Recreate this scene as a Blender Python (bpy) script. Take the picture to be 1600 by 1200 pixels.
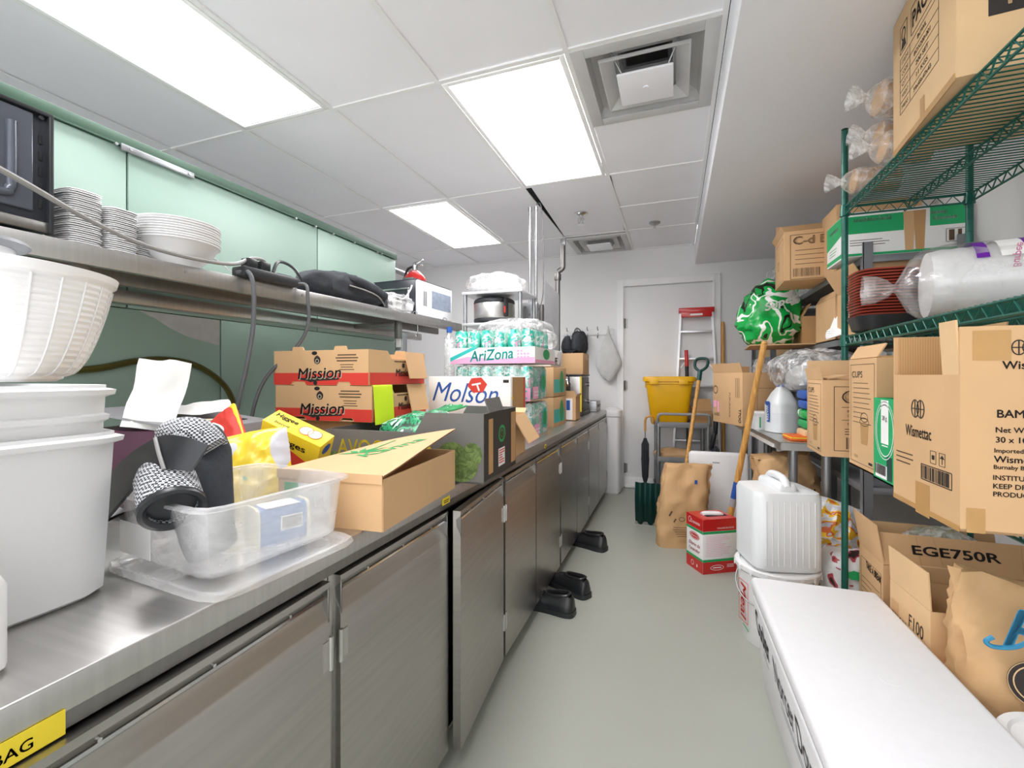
import bpy, bmesh, math, random
from mathutils import Vector, Matrix, noise, Euler
PI = math.pi
sc = bpy.context.scene
for o in list(bpy.data.objects): bpy.data.objects.remove(o)
C = sc.collection
# ---------------------------------------------------------------- camera, world, exposure
cam_d = bpy.data.cameras.new('camera'); cam = bpy.data.objects.new('camera', cam_d); C.objects.link(cam)
cam_d.sensor_width = 36; cam_d.lens = 36*705/1600; cam_d.shift_y = -13/1600; cam_d.clip_start = .02
YAW = math.atan(255/705)
cam.location = (0, 0, 1.26); cam.rotation_euler = (PI/2, 0, YAW)
sc.camera = cam
w = bpy.data.worlds.new('world'); sc.world = w; w.use_nodes = True
w.node_tree.nodes['Background'].inputs[0].default_value = (.98, .97, 1, 1)
w.node_tree.nodes['Background'].inputs[1].default_value = 2.1
sc.view_settings.view_transform = 'Standard'; sc.view_settings.look = 'None'
sc.view_settings.gamma = 1; sc.view_settings.use_curve_mapping = False
sc.view_settings.exposure = 0.6
LAMP = 3.6       # glow of the lenses and tubes
LAMP_W = dict(near=9, tubes=11, mid=16, far=6)      # watts of the recessed lamps
sc.cycles.diffuse_bounces = 8; sc.cycles.max_bounces = 14; sc.cycles.transparent_max_bounces = 24
# ---------------------------------------------------------------- materials
def lin(c):
    if isinstance(c, str): c = [int(c[i:i+2], 16)/255 for i in (0, 2, 4)]
    return tuple((x/12.92 if x <= .04045 else ((x+.055)/1.055)**2.4) for x in c)
def nodes(name):
    m = bpy.data.materials.new(name); m.use_nodes = True
    nt = m.node_tree; return m, nt, nt.nodes['Principled BSDF']
def mat(name, col, rough=.5, metal=0, var=.06, scale=8, bump=0, stretch=None, trans=0, emit=0, spec=.5, coat=0, alpha=1, bscale=None, sss=0):
    m, nt, b = nodes(name); col = lin(col)
    N, L = nt.nodes, nt.links
    tc = N.new('ShaderNodeTexCoord'); mp = N.new('ShaderNodeMapping'); L.new(tc.outputs['Object'], mp.inputs[0])
    if stretch: mp.inputs['Scale'].default_value = stretch
    nz = N.new('ShaderNodeTexNoise'); nz.inputs['Scale'].default_value = scale; nz.inputs['Detail'].default_value = 5
    L.new(mp.outputs[0], nz.inputs[0])
    cr = N.new('ShaderNodeValToRGB'); e = cr.color_ramp.elements
    e[0].position = .3; e[1].position = .7
    e[0].color = (*[c*(1-var) for c in col], 1); e[1].color = (*[min(1, c*(1+var)) for c in col], 1)
    L.new(nz.outputs[0], cr.inputs[0]); L.new(cr.outputs[0], b.inputs['Base Color'])
    b.inputs['Roughness'].default_value = rough; b.inputs['Metallic'].default_value = metal
    b.inputs['Specular IOR Level'].default_value = spec
    b.inputs['Transmission Weight'].default_value = trans; b.inputs['Alpha'].default_value = alpha
    if coat: b.inputs['Coat Weight'].default_value = coat; b.inputs['Coat Roughness'].default_value = .15
    if emit: b.inputs['Emission Color'].default_value = (1, 1, 1, 1); b.inputs['Emission Strength'].default_value = emit
    if bump:
        bp = N.new('ShaderNodeBump'); bp.inputs['Strength'].default_value = bump; bp.inputs['Distance'].default_value = .004
        n2 = N.new('ShaderNodeTexNoise'); n2.inputs['Scale'].default_value = bscale or scale*3; n2.inputs['Detail'].default_value = 4
        L.new(mp.outputs[0], n2.inputs[0]); L.new(n2.outputs[0], bp.inputs['Height']); L.new(bp.outputs[0], b.inputs['Normal'])
    return m
def steel(name, col, rough=.3, stretch=(1, 30, 1), var=.06, metal=1.0):
    m = mat(name, col, rough, metal, var, 3, .012, stretch, bscale=6)
    nt = m.node_tree; N, L = nt.nodes, nt.links; b = N['Principled BSDF']
    tc = N['Texture Coordinate']; n3 = N.new('ShaderNodeTexNoise'); n3.inputs['Scale'].default_value = 5; n3.inputs['Detail'].default_value = 6
    L.new(tc.outputs['Object'], n3.inputs[0]); r = N.new('ShaderNodeMapRange')
    r.inputs['From Min'].default_value = .3; r.inputs['From Max'].default_value = .7
    r.inputs['To Min'].default_value = rough*.9; r.inputs['To Max'].default_value = min(1, rough*1.15)
    L.new(n3.outputs[0], r.inputs[0]); L.new(r.outputs[0], b.inputs['Roughness'])
    return m
def film(name, tint=(1, 1, 1), milk=.18, gloss=.35, wr=22, rough=.12, bmp=.9):
    """thin clear plastic: see-through, with glossy wrinkles and a little white haze"""
    m = bpy.data.materials.new(name); m.use_nodes = True; nt = m.node_tree; N, L = nt.nodes, nt.links
    N.remove(N['Principled BSDF']); out = N['Material Output']
    tc = N.new('ShaderNodeTexCoord'); nz = N.new('ShaderNodeTexNoise'); nz.inputs['Scale'].default_value = wr; nz.inputs['Detail'].default_value = 6
    nz.inputs['Distortion'].default_value = 1.2
    L.new(tc.outputs['Object'], nz.inputs[0])
    bp = N.new('ShaderNodeBump'); bp.inputs['Strength'].default_value = bmp; bp.inputs['Distance'].default_value = .012; L.new(nz.outputs[0], bp.inputs['Height'])
    tr = N.new('ShaderNodeBsdfTransparent'); tr.inputs[0].default_value = (*[.6+.4*c for c in tint], 1)
    df = N.new('ShaderNodeBsdfDiffuse'); df.inputs[0].default_value = (*[.95*c for c in tint], 1)
    gl = N.new('ShaderNodeBsdfGlossy'); gl.inputs['Roughness'].default_value = rough
    for s in (df, gl): L.new(bp.outputs[0], s.inputs['Normal'])
    lw = N.new('ShaderNodeLayerWeight'); lw.inputs[0].default_value = .35; L.new(bp.outputs[0], lw.inputs['Normal'])
    cr = N.new('ShaderNodeMapRange'); cr.inputs['From Min'].default_value = .42; cr.inputs['From Max'].default_value = .68
    cr.inputs['To Min'].default_value = milk*.35; cr.inputs['To Max'].default_value = min(1, milk*2.2)
    L.new(nz.outputs[0], cr.inputs[0])
    m1 = N.new('ShaderNodeMixShader'); L.new(cr.outputs[0], m1.inputs[0]); L.new(tr.outputs[0], m1.inputs[1]); L.new(df.outputs[0], m1.inputs[2])
    mm = N.new('ShaderNodeMath'); mm.operation = 'MULTIPLY'; mm.inputs[1].default_value = gloss; L.new(lw.outputs['Facing'], mm.inputs[0])
    ma = N.new('ShaderNodeMath'); ma.operation = 'ADD'; ma.inputs[1].default_value = .05; L.new(mm.outputs[0], ma.inputs[0])
    m2 = N.new('ShaderNodeMixShader'); L.new(ma.outputs[0], m2.inputs[0]); L.new(m1.outputs[0], m2.inputs[1]); L.new(gl.outputs[0], m2.inputs[2])
    L.new(m2.outputs[0], out.inputs[0]); return m
def wave_mat(name, c1, c2, scale, rough=.5, direction='Z', sharp=.1, coord='Object'):
    m, nt, b = nodes(name); N, L = nt.nodes, nt.links
    tc = N.new('ShaderNodeTexCoord'); wv = N.new('ShaderNodeTexWave'); wv.bands_direction = direction
    wv.inputs['Scale'].default_value = scale; wv.inputs['Distortion'].default_value = .6; wv.inputs['Detail'].default_value = 1
    L.new(tc.outputs[coord], wv.inputs[0]); cr = N.new('ShaderNodeValToRGB'); e = cr.color_ramp.elements
    e[0].position = .5-sharp; e[1].position = .5+sharp; e[0].color = (*lin(c1), 1); e[1].color = (*lin(c2), 1)
    L.new(wv.outputs[0], cr.inputs[0]); L.new(cr.outputs[0], b.inputs['Base Color']); b.inputs['Roughness'].default_value = rough
    return m
def patch_mat(name, cols, scale=9, rough=.35, dist=2.0):
    """printed film with patches of several inks"""
    m, nt, b = nodes(name); N, L = nt.nodes, nt.links
    tc = N.new('ShaderNodeTexCoord'); nz = N.new('ShaderNodeTexNoise'); nz.inputs['Scale'].default_value = scale
    nz.inputs['Detail'].default_value = 2; nz.inputs['Distortion'].default_value = dist
    L.new(tc.outputs['Object'], nz.inputs[0]); cr = N.new('ShaderNodeValToRGB'); cr.color_ramp.interpolation = 'CONSTANT'
    el = cr.color_ramp.elements; n = len(cols)
    for i, c in enumerate(cols):
        p = .32+.36*i/n if i else 0
        x = el[i] if i < 2 else el.new(p)
        x.position = p; x.color = (*lin(c), 1)
    L.new(nz.outputs[0], cr.inputs[0]); L.new(cr.outputs[0], b.inputs['Base Color']); b.inputs['Roughness'].default_value = rough
    return m
def wood_mat(name, c1, c2, stretch=(30, 30, 2)):
    m = mat(name, c1, .45, 0, .2, 3, .1, stretch); cr = m.node_tree.nodes['Color Ramp']
    cr.color_ramp.elements[0].color = (*lin(c2), 1); return m
M = {}
M['kraft'] = mat('kraft cardboard', 'CDA67A', .75, 0, .05, 5, .06, (1, 1, 1))
M['kraft_lt'] = mat('light kraft cardboard', 'D9B68A', .75, 0, .05, 5, .06)
M['kraft_dk'] = mat('brown cardboard', 'BC9262', .8, 0, .07, 5, .08)
M['flute'] = wave_mat('fluted cardboard inside', 'B88E5E', 'C69E6E', 60, .85, 'X', .4)
M['tape'] = mat('brown packing tape', 'B98F5A', .25, 0, .08, 10, 0)
M['paper_bag'] = mat('brown kraft paper', 'C9A274', .7, 0, .06, 6, .9, bscale=11)
M['ink'] = mat('black ink', '2A2320', .7, 0, .02)
M['ink_br'] = mat('brown ink', '5A4630', .7, 0, .02)
M['white_ink'] = mat('white ink', 'F4F4F2', .6, 0, .01)
M['red_ink'] = mat('red ink', 'D23A2E', .55, 0, .03)
M['blue_ink'] = mat('blue ink', '2456A8', .5, 0, .03)
M['green_ink'] = mat('green ink', '1FA05A', .5, 0, .03)
M['cyan_ink'] = mat('petrol blue ink', '2A86AE', .5, 0, .03)
M['teal_ink'] = mat('teal ink', '2CB7B0', .45, 0, .03)
M['pink_ink'] = mat('pink ink', 'F0A6C8', .45, 0, .04)
M['yellow_ink'] = mat('yellow ink', 'E8CF2E', .5, 0, .03)
M['purple_ink'] = mat('purple ink', '6B1FA0', .5, 0, .03)
M['white'] = mat('white plastic', 'E3E3E3', .35, 0, .02)
M['white_wall'] = mat('white wall paint', 'E4E4E4', .6, 0, .015, 2, .03, bscale=60)
M['ceil'] = mat('ceiling tile vinyl', 'F1F1F6', .65, 0, .015, 3, .05, bscale=90)
M['tee'] = mat('ceiling grid paint', 'EEEEEE', .5, 0, .01)
M['dark'] = mat('dark void', '1C1C1C', .9, 0, .1)
M['green_wall'] = mat('pale green enamel panel', '9BB5A8', .4, 0, .04, 1.6, .02)
M['green_trim'] = mat('green trim', '43604F', .5, 0, .08)  # trim green, darkened so the shade below the ceiling is in the colour
M['floor'] = mat('grey green vinyl floor', 'A4A79D', .42, 0, .035, 1.5, .03, bscale=50)
M['steel'] = steel('brushed stainless steel', 'C2C0BD', .34)
M['steel_door'] = steel('stainless door skin', 'B5B2AD', .32, (1, 1, 22))
M['steel_dk'] = steel('dull steel', '8C8A87', .42)
M['chrome'] = mat('chrome', 'D6D6D6', .12, 1, .03)
M['galv'] = mat('galvanised steel', 'A9ACAE', .4, .9, .12, 12)
M['grey_metal'] = mat('grey enamel shelving', '7E8084', .45, .3, .06)
M['black'] = mat('black plastic', '26282B', .4, 0, .1)
M['rubber'] = mat('black rubber', '222427', .32, 0, .1, 10, .1)
M['black_cloth'] = mat('black cloth', '2D3137', .8, 0, .2, 30, .4)
M['mw_black'] = mat('black enamel sheet', '2E3138', .28, .2, .08)
M['mw_panel'] = mat('slate enamel sheet', '5A5F69', .22, .35, .08)
M['mw_white'] = mat('white enamel sheet', 'E8E8EA', .3, 0, .03)
M['green_rack'] = mat('green epoxy wire', '1A5F52', .3, .2, .12, 20)
M['cream'] = mat('cream plastic', 'E6DFC2', .4, 0, .03)
M['cable'] = mat('grey cable sheath', '55575A', .45, 0, .08)
M['cable_lt'] = mat('light grey cable sheath', '8E8D8A', .4, 0, .08)
M['hose'] = mat('olive rubber hose', '4A4512', .4, 0, .2)
M['red'] = mat('red paint', 'C4201F', .3, 0, .05, coat=.3)
M['yellow_bin'] = mat('yellow plastic', 'F2B80C', .35, 0, .04)
M['alu'] = mat('white aluminium', 'DCDDDF', .35, .5, .04)
M['wood'] = wood_mat('pale wood handle', 'D1A058', 'B57E3A')
M['dk_green'] = mat('dark green plastic', '12463F', .35, 0, .1)
M['cart_grey'] = mat('grey cart plastic', '9A9B9D', .45, 0, .05)
M['eps'] = mat('white styrofoam', 'DEDEE0', .55, 0, .015, 40, .12, bscale=160)
M['film'] = film('clear plastic film')
M['film_soft'] = film('smooth clear film', milk=.16, gloss=.3, wr=9, bmp=.35)
M['film_lid'] = film('clear lid plastic', milk=.5, gloss=.25, wr=3, bmp=.1)
M['film_milky'] = film('milky plastic film', milk=.30, gloss=.2, wr=16, bmp=.55)
M['film_teal'] = film('teal printed film', (.35, .9, .82), .4)
M['trans_box'] = film('translucent plastic tub', milk=.3, gloss=.3, wr=2, rough=.1)
M['milk_jug'] = mat('translucent white plastic', 'DCDFE0', .3, 0, .02, sss=.2)
def rim_mat():
    m, nt, b = nodes('lacquer with painted rim'); N, L = nt.nodes, nt.links
    tc = N.new('ShaderNodeTexCoord'); sx = N.new('ShaderNodeSeparateXYZ'); L.new(tc.outputs['Object'], sx.inputs[0])
    cr = N.new('ShaderNodeValToRGB'); cr.color_ramp.interpolation = 'CONSTANT'; e = cr.color_ramp.elements
    mr = N.new('ShaderNodeMapRange'); mr.inputs['From Max'].default_value = .028; L.new(sx.outputs['Z'], mr.inputs[0]); L.new(mr.outputs[0], cr.inputs[0])
    e[0].color = (*lin('3C1B17'), 1); e[1].position = .84; e[1].color = (*lin('B4523F'), 1)
    L.new(cr.outputs[0], b.inputs['Base Color']); b.inputs['Roughness'].default_value = .3; return m
M['red_trim'] = rim_mat()
M['grey_bag'] = mat('grey white cloth', 'C9C9C7', .8, 0, .06, 14, .3)
M['silver'] = mat('silver foil', 'C8C8CA', .2, .85, .1, 8, .5)
M['bag_green'] = patch_mat('green printed bag film', ['0F9A44', '12A84A', '12A84A', 'F2F4F0', '12A84A', '1B1F1B', '16A04A'], 5, .25, .8)
M['bag_white'] = patch_mat('white printed bag film', ['EDEDED', 'F2F2F0', 'EDEDED', 'B84A55', '3A2A28'], 7)
M['bag_red'] = patch_mat('red yellow printed film', ['F5CE1E', 'F0C21A', 'F3EFE6', 'D92B26', 'D92B26'], 8)
M['bag_yel'] = patch_mat('yellow printed film', ['CACAD0', 'EFD03A', 'F0D23A', 'F0D23A', 'EBCC30'], 3.5, .3, .3)
M['bag_sil'] = patch_mat('silver printed film', ['C6C6C8', 'D8D8DA', 'E4B21E', 'C8622A', 'B9B9BC'], 7)
M['netgreen'] = patch_mat('green net bag', ['0B3B26', '1B8A57', '2AA06A', '0B3B26', 'BFE6D2'], 14)
def check_mat():
    m, nt, b = nodes('black white mesh fabric'); N, L = nt.nodes, nt.links
    tc = N.new('ShaderNodeTexCoord'); mp = N.new('ShaderNodeMapping'); mp.inputs['Rotation'].default_value = (.6, .5, .7); L.new(tc.outputs['Object'], mp.inputs[0])
    ck = N.new('ShaderNodeTexChecker'); ck.inputs['Scale'].default_value = 230; ck.inputs['Color1'].default_value = (*lin('C4C6C9'), 1); ck.inputs['Color2'].default_value = (*lin('24262A'), 1)
    L.new(mp.outputs[0], ck.inputs[0]); L.new(ck.outputs[0], b.inputs['Base Color']); b.inputs['Roughness'].default_value = .8; return m
M['mesh_fab'] = check_mat()
M['avo'] = patch_mat('avocado print', ['4C5E2C', '5A6E38', '667B42', '718749'], 34, .5)
M['chartreuse'] = mat('chartreuse paper', 'D3EE1E', .6, 0, .02)
M['purple_box'] = mat('plum board', '5B3148', .5, 0, .05)
M['grey_board'] = mat('grey board', '9D9CA0', .6, 0, .03)
M['charcoal'] = mat('charcoal board', '6A6763', .65, 0, .04)
M['black_board'] = mat('black board', '2C2A28', .5, 0, .05)
M['green_card'] = mat('green printed card', '17A766', .5, 0, .02)
M['white_card'] = mat('white printed card', 'F0F0EE', .5, 0, .02)
M['paper'] = mat('white paper', 'F6F6F4', .7, 0, .02)
M['lens'] = mat('lit prismatic lens', 'FFFFFF', .4, emit=LAMP)
M['tube'] = mat('lit fluorescent tube', 'FFFFFF', .4, emit=LAMP*2.2)
M['reflector'] = mat('white lamp tray', 'F8F8F8', .3, 0, .01)
M['dust'] = mat('dusty vent paint', 'C6C6C6', .6, 0, .07, 5, .05)
# ---------------------------------------------------------------- mesh helpers
def bmnew(): return bmesh.new()
def box(bm, c, s, rot=None, bev=0, seg=2, taper=None):
    t = bmesh.new(); bmesh.ops.create_cube(t, size=1)
    for v in t.verts:
        x, y, z = v.co.x*s[0], v.co.y*s[1], v.co.z*s[2]
        if taper and v.co.z < 0: x *= taper[0]; y *= taper[1]
        v.co = (x, y, z)
    if bev: bmesh.ops.bevel(t, geom=t.edges[:], offset=bev, segments=seg, affect='EDGES', profile=.5)
    mt = Matrix.Translation(c)
    if rot is not None: mt = mt @ Euler(rot).to_matrix().to_4x4()
    join(bm, t, mt); return bm
def join(bm, t, mt=None):
    me = bpy.data.meshes.new('tmp'); 
    if mt is not None: t.transform(mt)
    t.to_mesh(me); t.free(); bm.from_mesh(me); bpy.data.meshes.remove(me)
def prism(bm, pts, z0, z1, mt=None):
    """polygon in xy extruded z0..z1"""
    t = bmesh.new(); a = [t.verts.new((x, y, z0)) for x, y in pts]; b = [t.verts.new((x, y, z1)) for x, y in pts]
    n = len(pts); t.faces.new(a[::-1]); t.faces.new(b)
    for i in range(n): t.faces.new((a[i], a[(i+1) % n], b[(i+1) % n], b[i]))
    bmesh.ops.recalc_face_normals(t, faces=t.faces[:]); join(bm, t, mt); return bm
def lathe(bm, prof, c=(0, 0, 0), n=32, sx=1, sy=1, rot=None, pw=2):
    t = bmesh.new(); rings = []
    for r, z in prof:
        ring = []
        for i in range(n):
            a = 2*PI*i/n; ca, sa = math.cos(a), math.sin(a)
            k = 1/((abs(ca)**pw+abs(sa)**pw)**(1/pw)) if pw != 2 else 1
            ring.append(t.verts.new((r*ca*k*sx, r*sa*k*sy, z)))
        rings.append(ring)
    for a, b in zip(rings, rings[1:]):
        for i in range(n): t.faces.new((a[i], a[(i+1) % n], b[(i+1) % n], b[i]))
    if prof[0][0] > 1e-5: t.faces.new(rings[0][::-1])
    if prof[-1][0] > 1e-5: t.faces.new(rings[-1])
    bmesh.ops.remove_doubles(t, verts=t.verts[:], dist=1e-6)
    mt = Matrix.Translation(c)
    if rot is not None: mt = mt @ Euler(rot).to_matrix().to_4x4()
    join(bm, t, mt); return bm
def cyl(bm, p, q, r, n=12, r2=None):
    p, q = Vector(p), Vector(q); d = q-p; r2 = r if r2 is None else r2
    t = bmesh.new(); bmesh.ops.create_cone(t, cap_ends=True, segments=n, radius1=r, radius2=r2, depth=d.length)
    mt = Matrix.Translation((p+q)/2) @ d.to_track_quat('Z', 'Y').to_matrix().to_4x4(); join(bm, t, mt); return bm
def smooth_path(pts, k=6):
    P = [Vector(p) for p in pts]; out = []
    for i in range(len(P)-1):
        p0, p1, p2, p3 = P[max(0, i-1)], P[i], P[i+1], P[min(len(P)-1, i+2)]
        for j in range(k):
            t = j/k; out.append(.5*((2*p1)+(-p0+p2)*t+(2*p0-5*p1+4*p2-p3)*t*t+(-p0+3*p1-3*p2+p3)*t**3))
    out.append(P[-1]); return out
def tube(bm, pts, r, n=8, smooth=6):
    P = smooth_path(pts, smooth) if smooth else [Vector(p) for p in pts]
    t = bmesh.new(); rings = []; up = Vector((0, 0, 1)); prev = None
    for i, p in enumerate(P):
        d = (P[min(i+1, len(P)-1)]-P[max(i-1, 0)]).normalized()
        if prev is None: a = d.cross(up if abs(d.z) < .9 else Vector((1, 0, 0))).normalized()
        else: a = (prev-d*prev.dot(d)).normalized()
        prev = a; b = d.cross(a)
        rings.append([t.verts.new(p+a*r*math.cos(2*PI*k/n)+b*r*math.sin(2*PI*k/n)) for k in range(n)])
    for A, B in zip(rings, rings[1:]):
        for i in range(n): t.faces.new((A[i], A[(i+1) % n], B[(i+1) % n], B[i]))
    t.faces.new(rings[0][::-1]); t.faces.new(rings[-1]); join(bm, t); return bm
def loft(bm, rings, cap=True, mt=None):
    t = bmesh.new(); R = [[t.verts.new(p) for p in r] for r in rings]; n = len(R[0])
    for A, B in zip(R, R[1:]):
        for i in range(n): t.faces.new((A[i], A[(i+1) % n], B[(i+1) % n], B[i]))
    if cap: t.faces.new(R[0][::-1]); t.faces.new(R[-1])
    bmesh.ops.recalc_face_normals(t, faces=t.faces[:]); join(bm, t, mt); return bm
def blob(bm, s, e=.5, nu=36, nv=20, amp=.01, freq=8, seed=0, c=(0, 0, 0), rot=None, fn=None, ridg=True):
    """crumpled bag: superellipsoid of full size s, resting on z=0"""
    t = bmesh.new(); rings = []
    sg = lambda x: math.copysign(abs(x)**e, x)
    off = Vector((seed*7.3, seed*3.1, seed*5.7))
    for j in range(nv+1):
        ph = -PI/2+PI*j/nv; ring = []
        for i in range(nu):
            th = 2*PI*i/nu
            p = Vector((s[0]/2*sg(math.cos(ph))*sg(math.cos(th)), s[1]/2*sg(math.cos(ph))*sg(math.sin(th)), s[2]/2*sg(math.sin(ph))))
            q = p*freq+off
            dsp = noise.noise(q)+.5*noise.noise(q*2.1)
            if ridg: dsp = (1-2*abs(noise.noise(q)))*.7+.5*(1-2*abs(noise.noise(q*2.3)))-.4
            p += p.normalized()*dsp*amp
            p.z = max(p.z+s[2]/2, 0)
            if fn: p = Vector(fn(p))
            ring.append(t.verts.new(p))
        rings.append(ring)
    for a, b in zip(rings, rings[1:]):
        for i in range(nu): t.faces.new((a[i], a[(i+1) % nu], b[(i+1) % nu], b[i]))
    bmesh.ops.remove_doubles(t, verts=t.verts[:], dist=1e-4)
    mt = Matrix.Translation(c)
    if rot is not None: mt = mt @ Euler(rot).to_matrix().to_4x4()
    join(bm, t, mt); return bm
def obj(name, bm, m, parent=None, loc=None, rot=None, smooth=40, label=None):
    me = bpy.data.meshes.new(name)
    bmesh.ops.recalc_face_normals(bm, faces=bm.faces[:]) if smooth != 'keep' else None
    bm.to_mesh(me); bm.free(); me.materials.append(M[m] if isinstance(m, str) else m)
    if smooth and smooth != 'keep':
        me.shade_smooth(); me.set_sharp_from_angle(angle=math.radians(smooth))
    o = bpy.data.objects.new(name, me); C.objects.link(o)
    if parent is not None: o.parent = parent
    if loc: o.location = loc
    if rot: o.rotation_euler = rot
    if label: o['label'] = label
    return o
def tag(o, label, cat, group=None):
    o['label'] = label; o['category'] = cat
    if group: o['group'] = group
    return o
def thing(name, label, cat, loc=(0, 0, 0), rz=0, group=None, rot=None):
    o = bpy.data.objects.new(name, None); o.empty_display_size = .05; C.objects.link(o)
    o.location = loc; o.rotation_euler = rot or (0, 0, math.radians(rz)); return tag(o, label, cat, group)
def struct(o): o['kind'] = 'structure'; return o
def copy_tree(o, parent=None):
    c = o.copy(); C.objects.link(c)
    if parent: c.parent = parent
    for ch in list(o.children): copy_tree(ch, c)
    return c
# ---------------------------------------------------------------- printing on faces
def face(o, side, s):
    """frame on a side of a box thing of size s whose origin is at its base centre"""
    wv, d, h = s
    fr = {'front': ((0, -d/2, h/2), (1, 0, 0), (0, 0, 1)), 'right': ((wv/2, 0, h/2), (0, 1, 0), (0, 0, 1)),
          'left': ((-wv/2, 0, h/2), (0, -1, 0), (0, 0, 1)), 'back': ((0, d/2, h/2), (-1, 0, 0), (0, 0, 1)),
          'top': ((0, 0, h), (1, 0, 0), (0, 1, 0)), 'topr': ((0, 0, h), (0, 1, 0), (-1, 0, 0))}[side]
    p, x, y = map(Vector, fr); z = x.cross(y)
    return Matrix(((x.x, y.x, z.x, p.x), (x.y, y.y, z.y, p.y), (x.z, y.z, z.z, p.z), (0, 0, 0, 1)))
_tc = {}
def text(o, F, s, x, y, h=None, wd=None, ink='ink', bold=0, shear=0, rot=0, lift=.0009, name='lettering', left=False):
    cu = bpy.data.curves.new('txt', 'FONT'); cu.body = s; cu.align_x = 'CENTER'; cu.align_y = 'CENTER'
    cu.shear = shear; cu.resolution_u = 3
    t = bpy.data.objects.new('txt', cu); me = bpy.data.meshes.new_from_object(t)
    bpy.data.objects.remove(t); bpy.data.curves.remove(cu)
    bm = bmesh.new(); bm.from_mesh(me); bpy.data.meshes.remove(me)
    if bold:      # heavier strokes: the outline repeated with small shifts
        q = min(bold, .03); src = bm.copy(); 
        for dx, dy in ((-q, 0), (q, 0), (0, q), (0, -q)): join(bm, src.copy(), Matrix.Translation((dx, dy, 0)))
        src.free()
    xs = [v.co.x for v in bm.verts]; ys = [v.co.y for v in bm.verts]
    W, H = max(xs)-min(xs), max(ys)-min(ys); mx, my = (max(xs)+min(xs))/2, (max(ys)+min(ys))/2
    ky = (h/H) if h else (wd/W); kx = (wd/W) if wd else ky
    if left: mx = min(xs)
    for v in bm.verts: v.co = ((v.co.x-mx)*kx, (v.co.y-my)*ky, 0)
    bm.transform(F @ Matrix.Translation((x, y, lift)) @ Matrix.Rotation(math.radians(rot), 4, 'Z'))
    return obj(name, bm, ink, o, smooth=None)
def rects(o, F, rs, ink='ink', name='print', lift=.0006, th=.0004):
    bm = bmesh.new()
    for r in rs:
        x, y, a, b = r[:4]; ro = math.radians(r[4]) if len(r) > 4 else 0
        box(bm, (x, y, lift), (a, b, th), (0, 0, ro))
    bm.transform(F); return obj(name, bm, ink, o, smooth=None)
def frame_r(x, y, a, b, t=.002): return [(x, y+b/2, a, t), (x, y-b/2, a, t), (x-a/2, y, t, b), (x+a/2, y, t, b)]
def barcode(x, y, a, b, seed=1):
    R = random.Random(seed); out = []; p = -a/2
    while p < a/2:
        k = R.choice((.012, .02, .03))*a; out.append((x+p, y, k, b)); p += k+R.choice((.015, .025, .035))*a
    return out
def lines(x, y, a, n, dy, t=.003, seed=0, left=True):
    R = random.Random(seed); out = []
    for i in range(n):
        k = a*R.uniform(.55, 1); out.append((x+(k-a)/2 if left else x, y-i*dy, k, t))
    return out
def poly(o, F, pts, ink, name='print', lift=.0007, hole=None):
    bm = bmesh.new(); prism(bm, pts, lift-.0003, lift); bm.transform(F); return obj(name, bm, ink, o, smooth=None)
def ring_pts(x, y, r, n=24, sx=1, sy=1): return [(x+r*sx*math.cos(2*PI*i/n), y+r*sy*math.sin(2*PI*i/n)) for i in range(n)]
def ring(o, F, x, y, rx, ry, t, ink, name='print', lift=.0008):
    bm = bmesh.new(); n = 32
    for i in range(n):
        a, b = 2*PI*i/n, 2*PI*(i+1)/n
        q = [bm.verts.new((x+(rx+k)*math.cos(g), y+(ry+k)*math.sin(g), lift)) for g, k in ((a, 0), (b, 0), (b, t), (a, t))]
        bm.faces.new(q)
    bm.transform(F); return obj(name, bm, ink, o, smooth=None)
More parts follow.
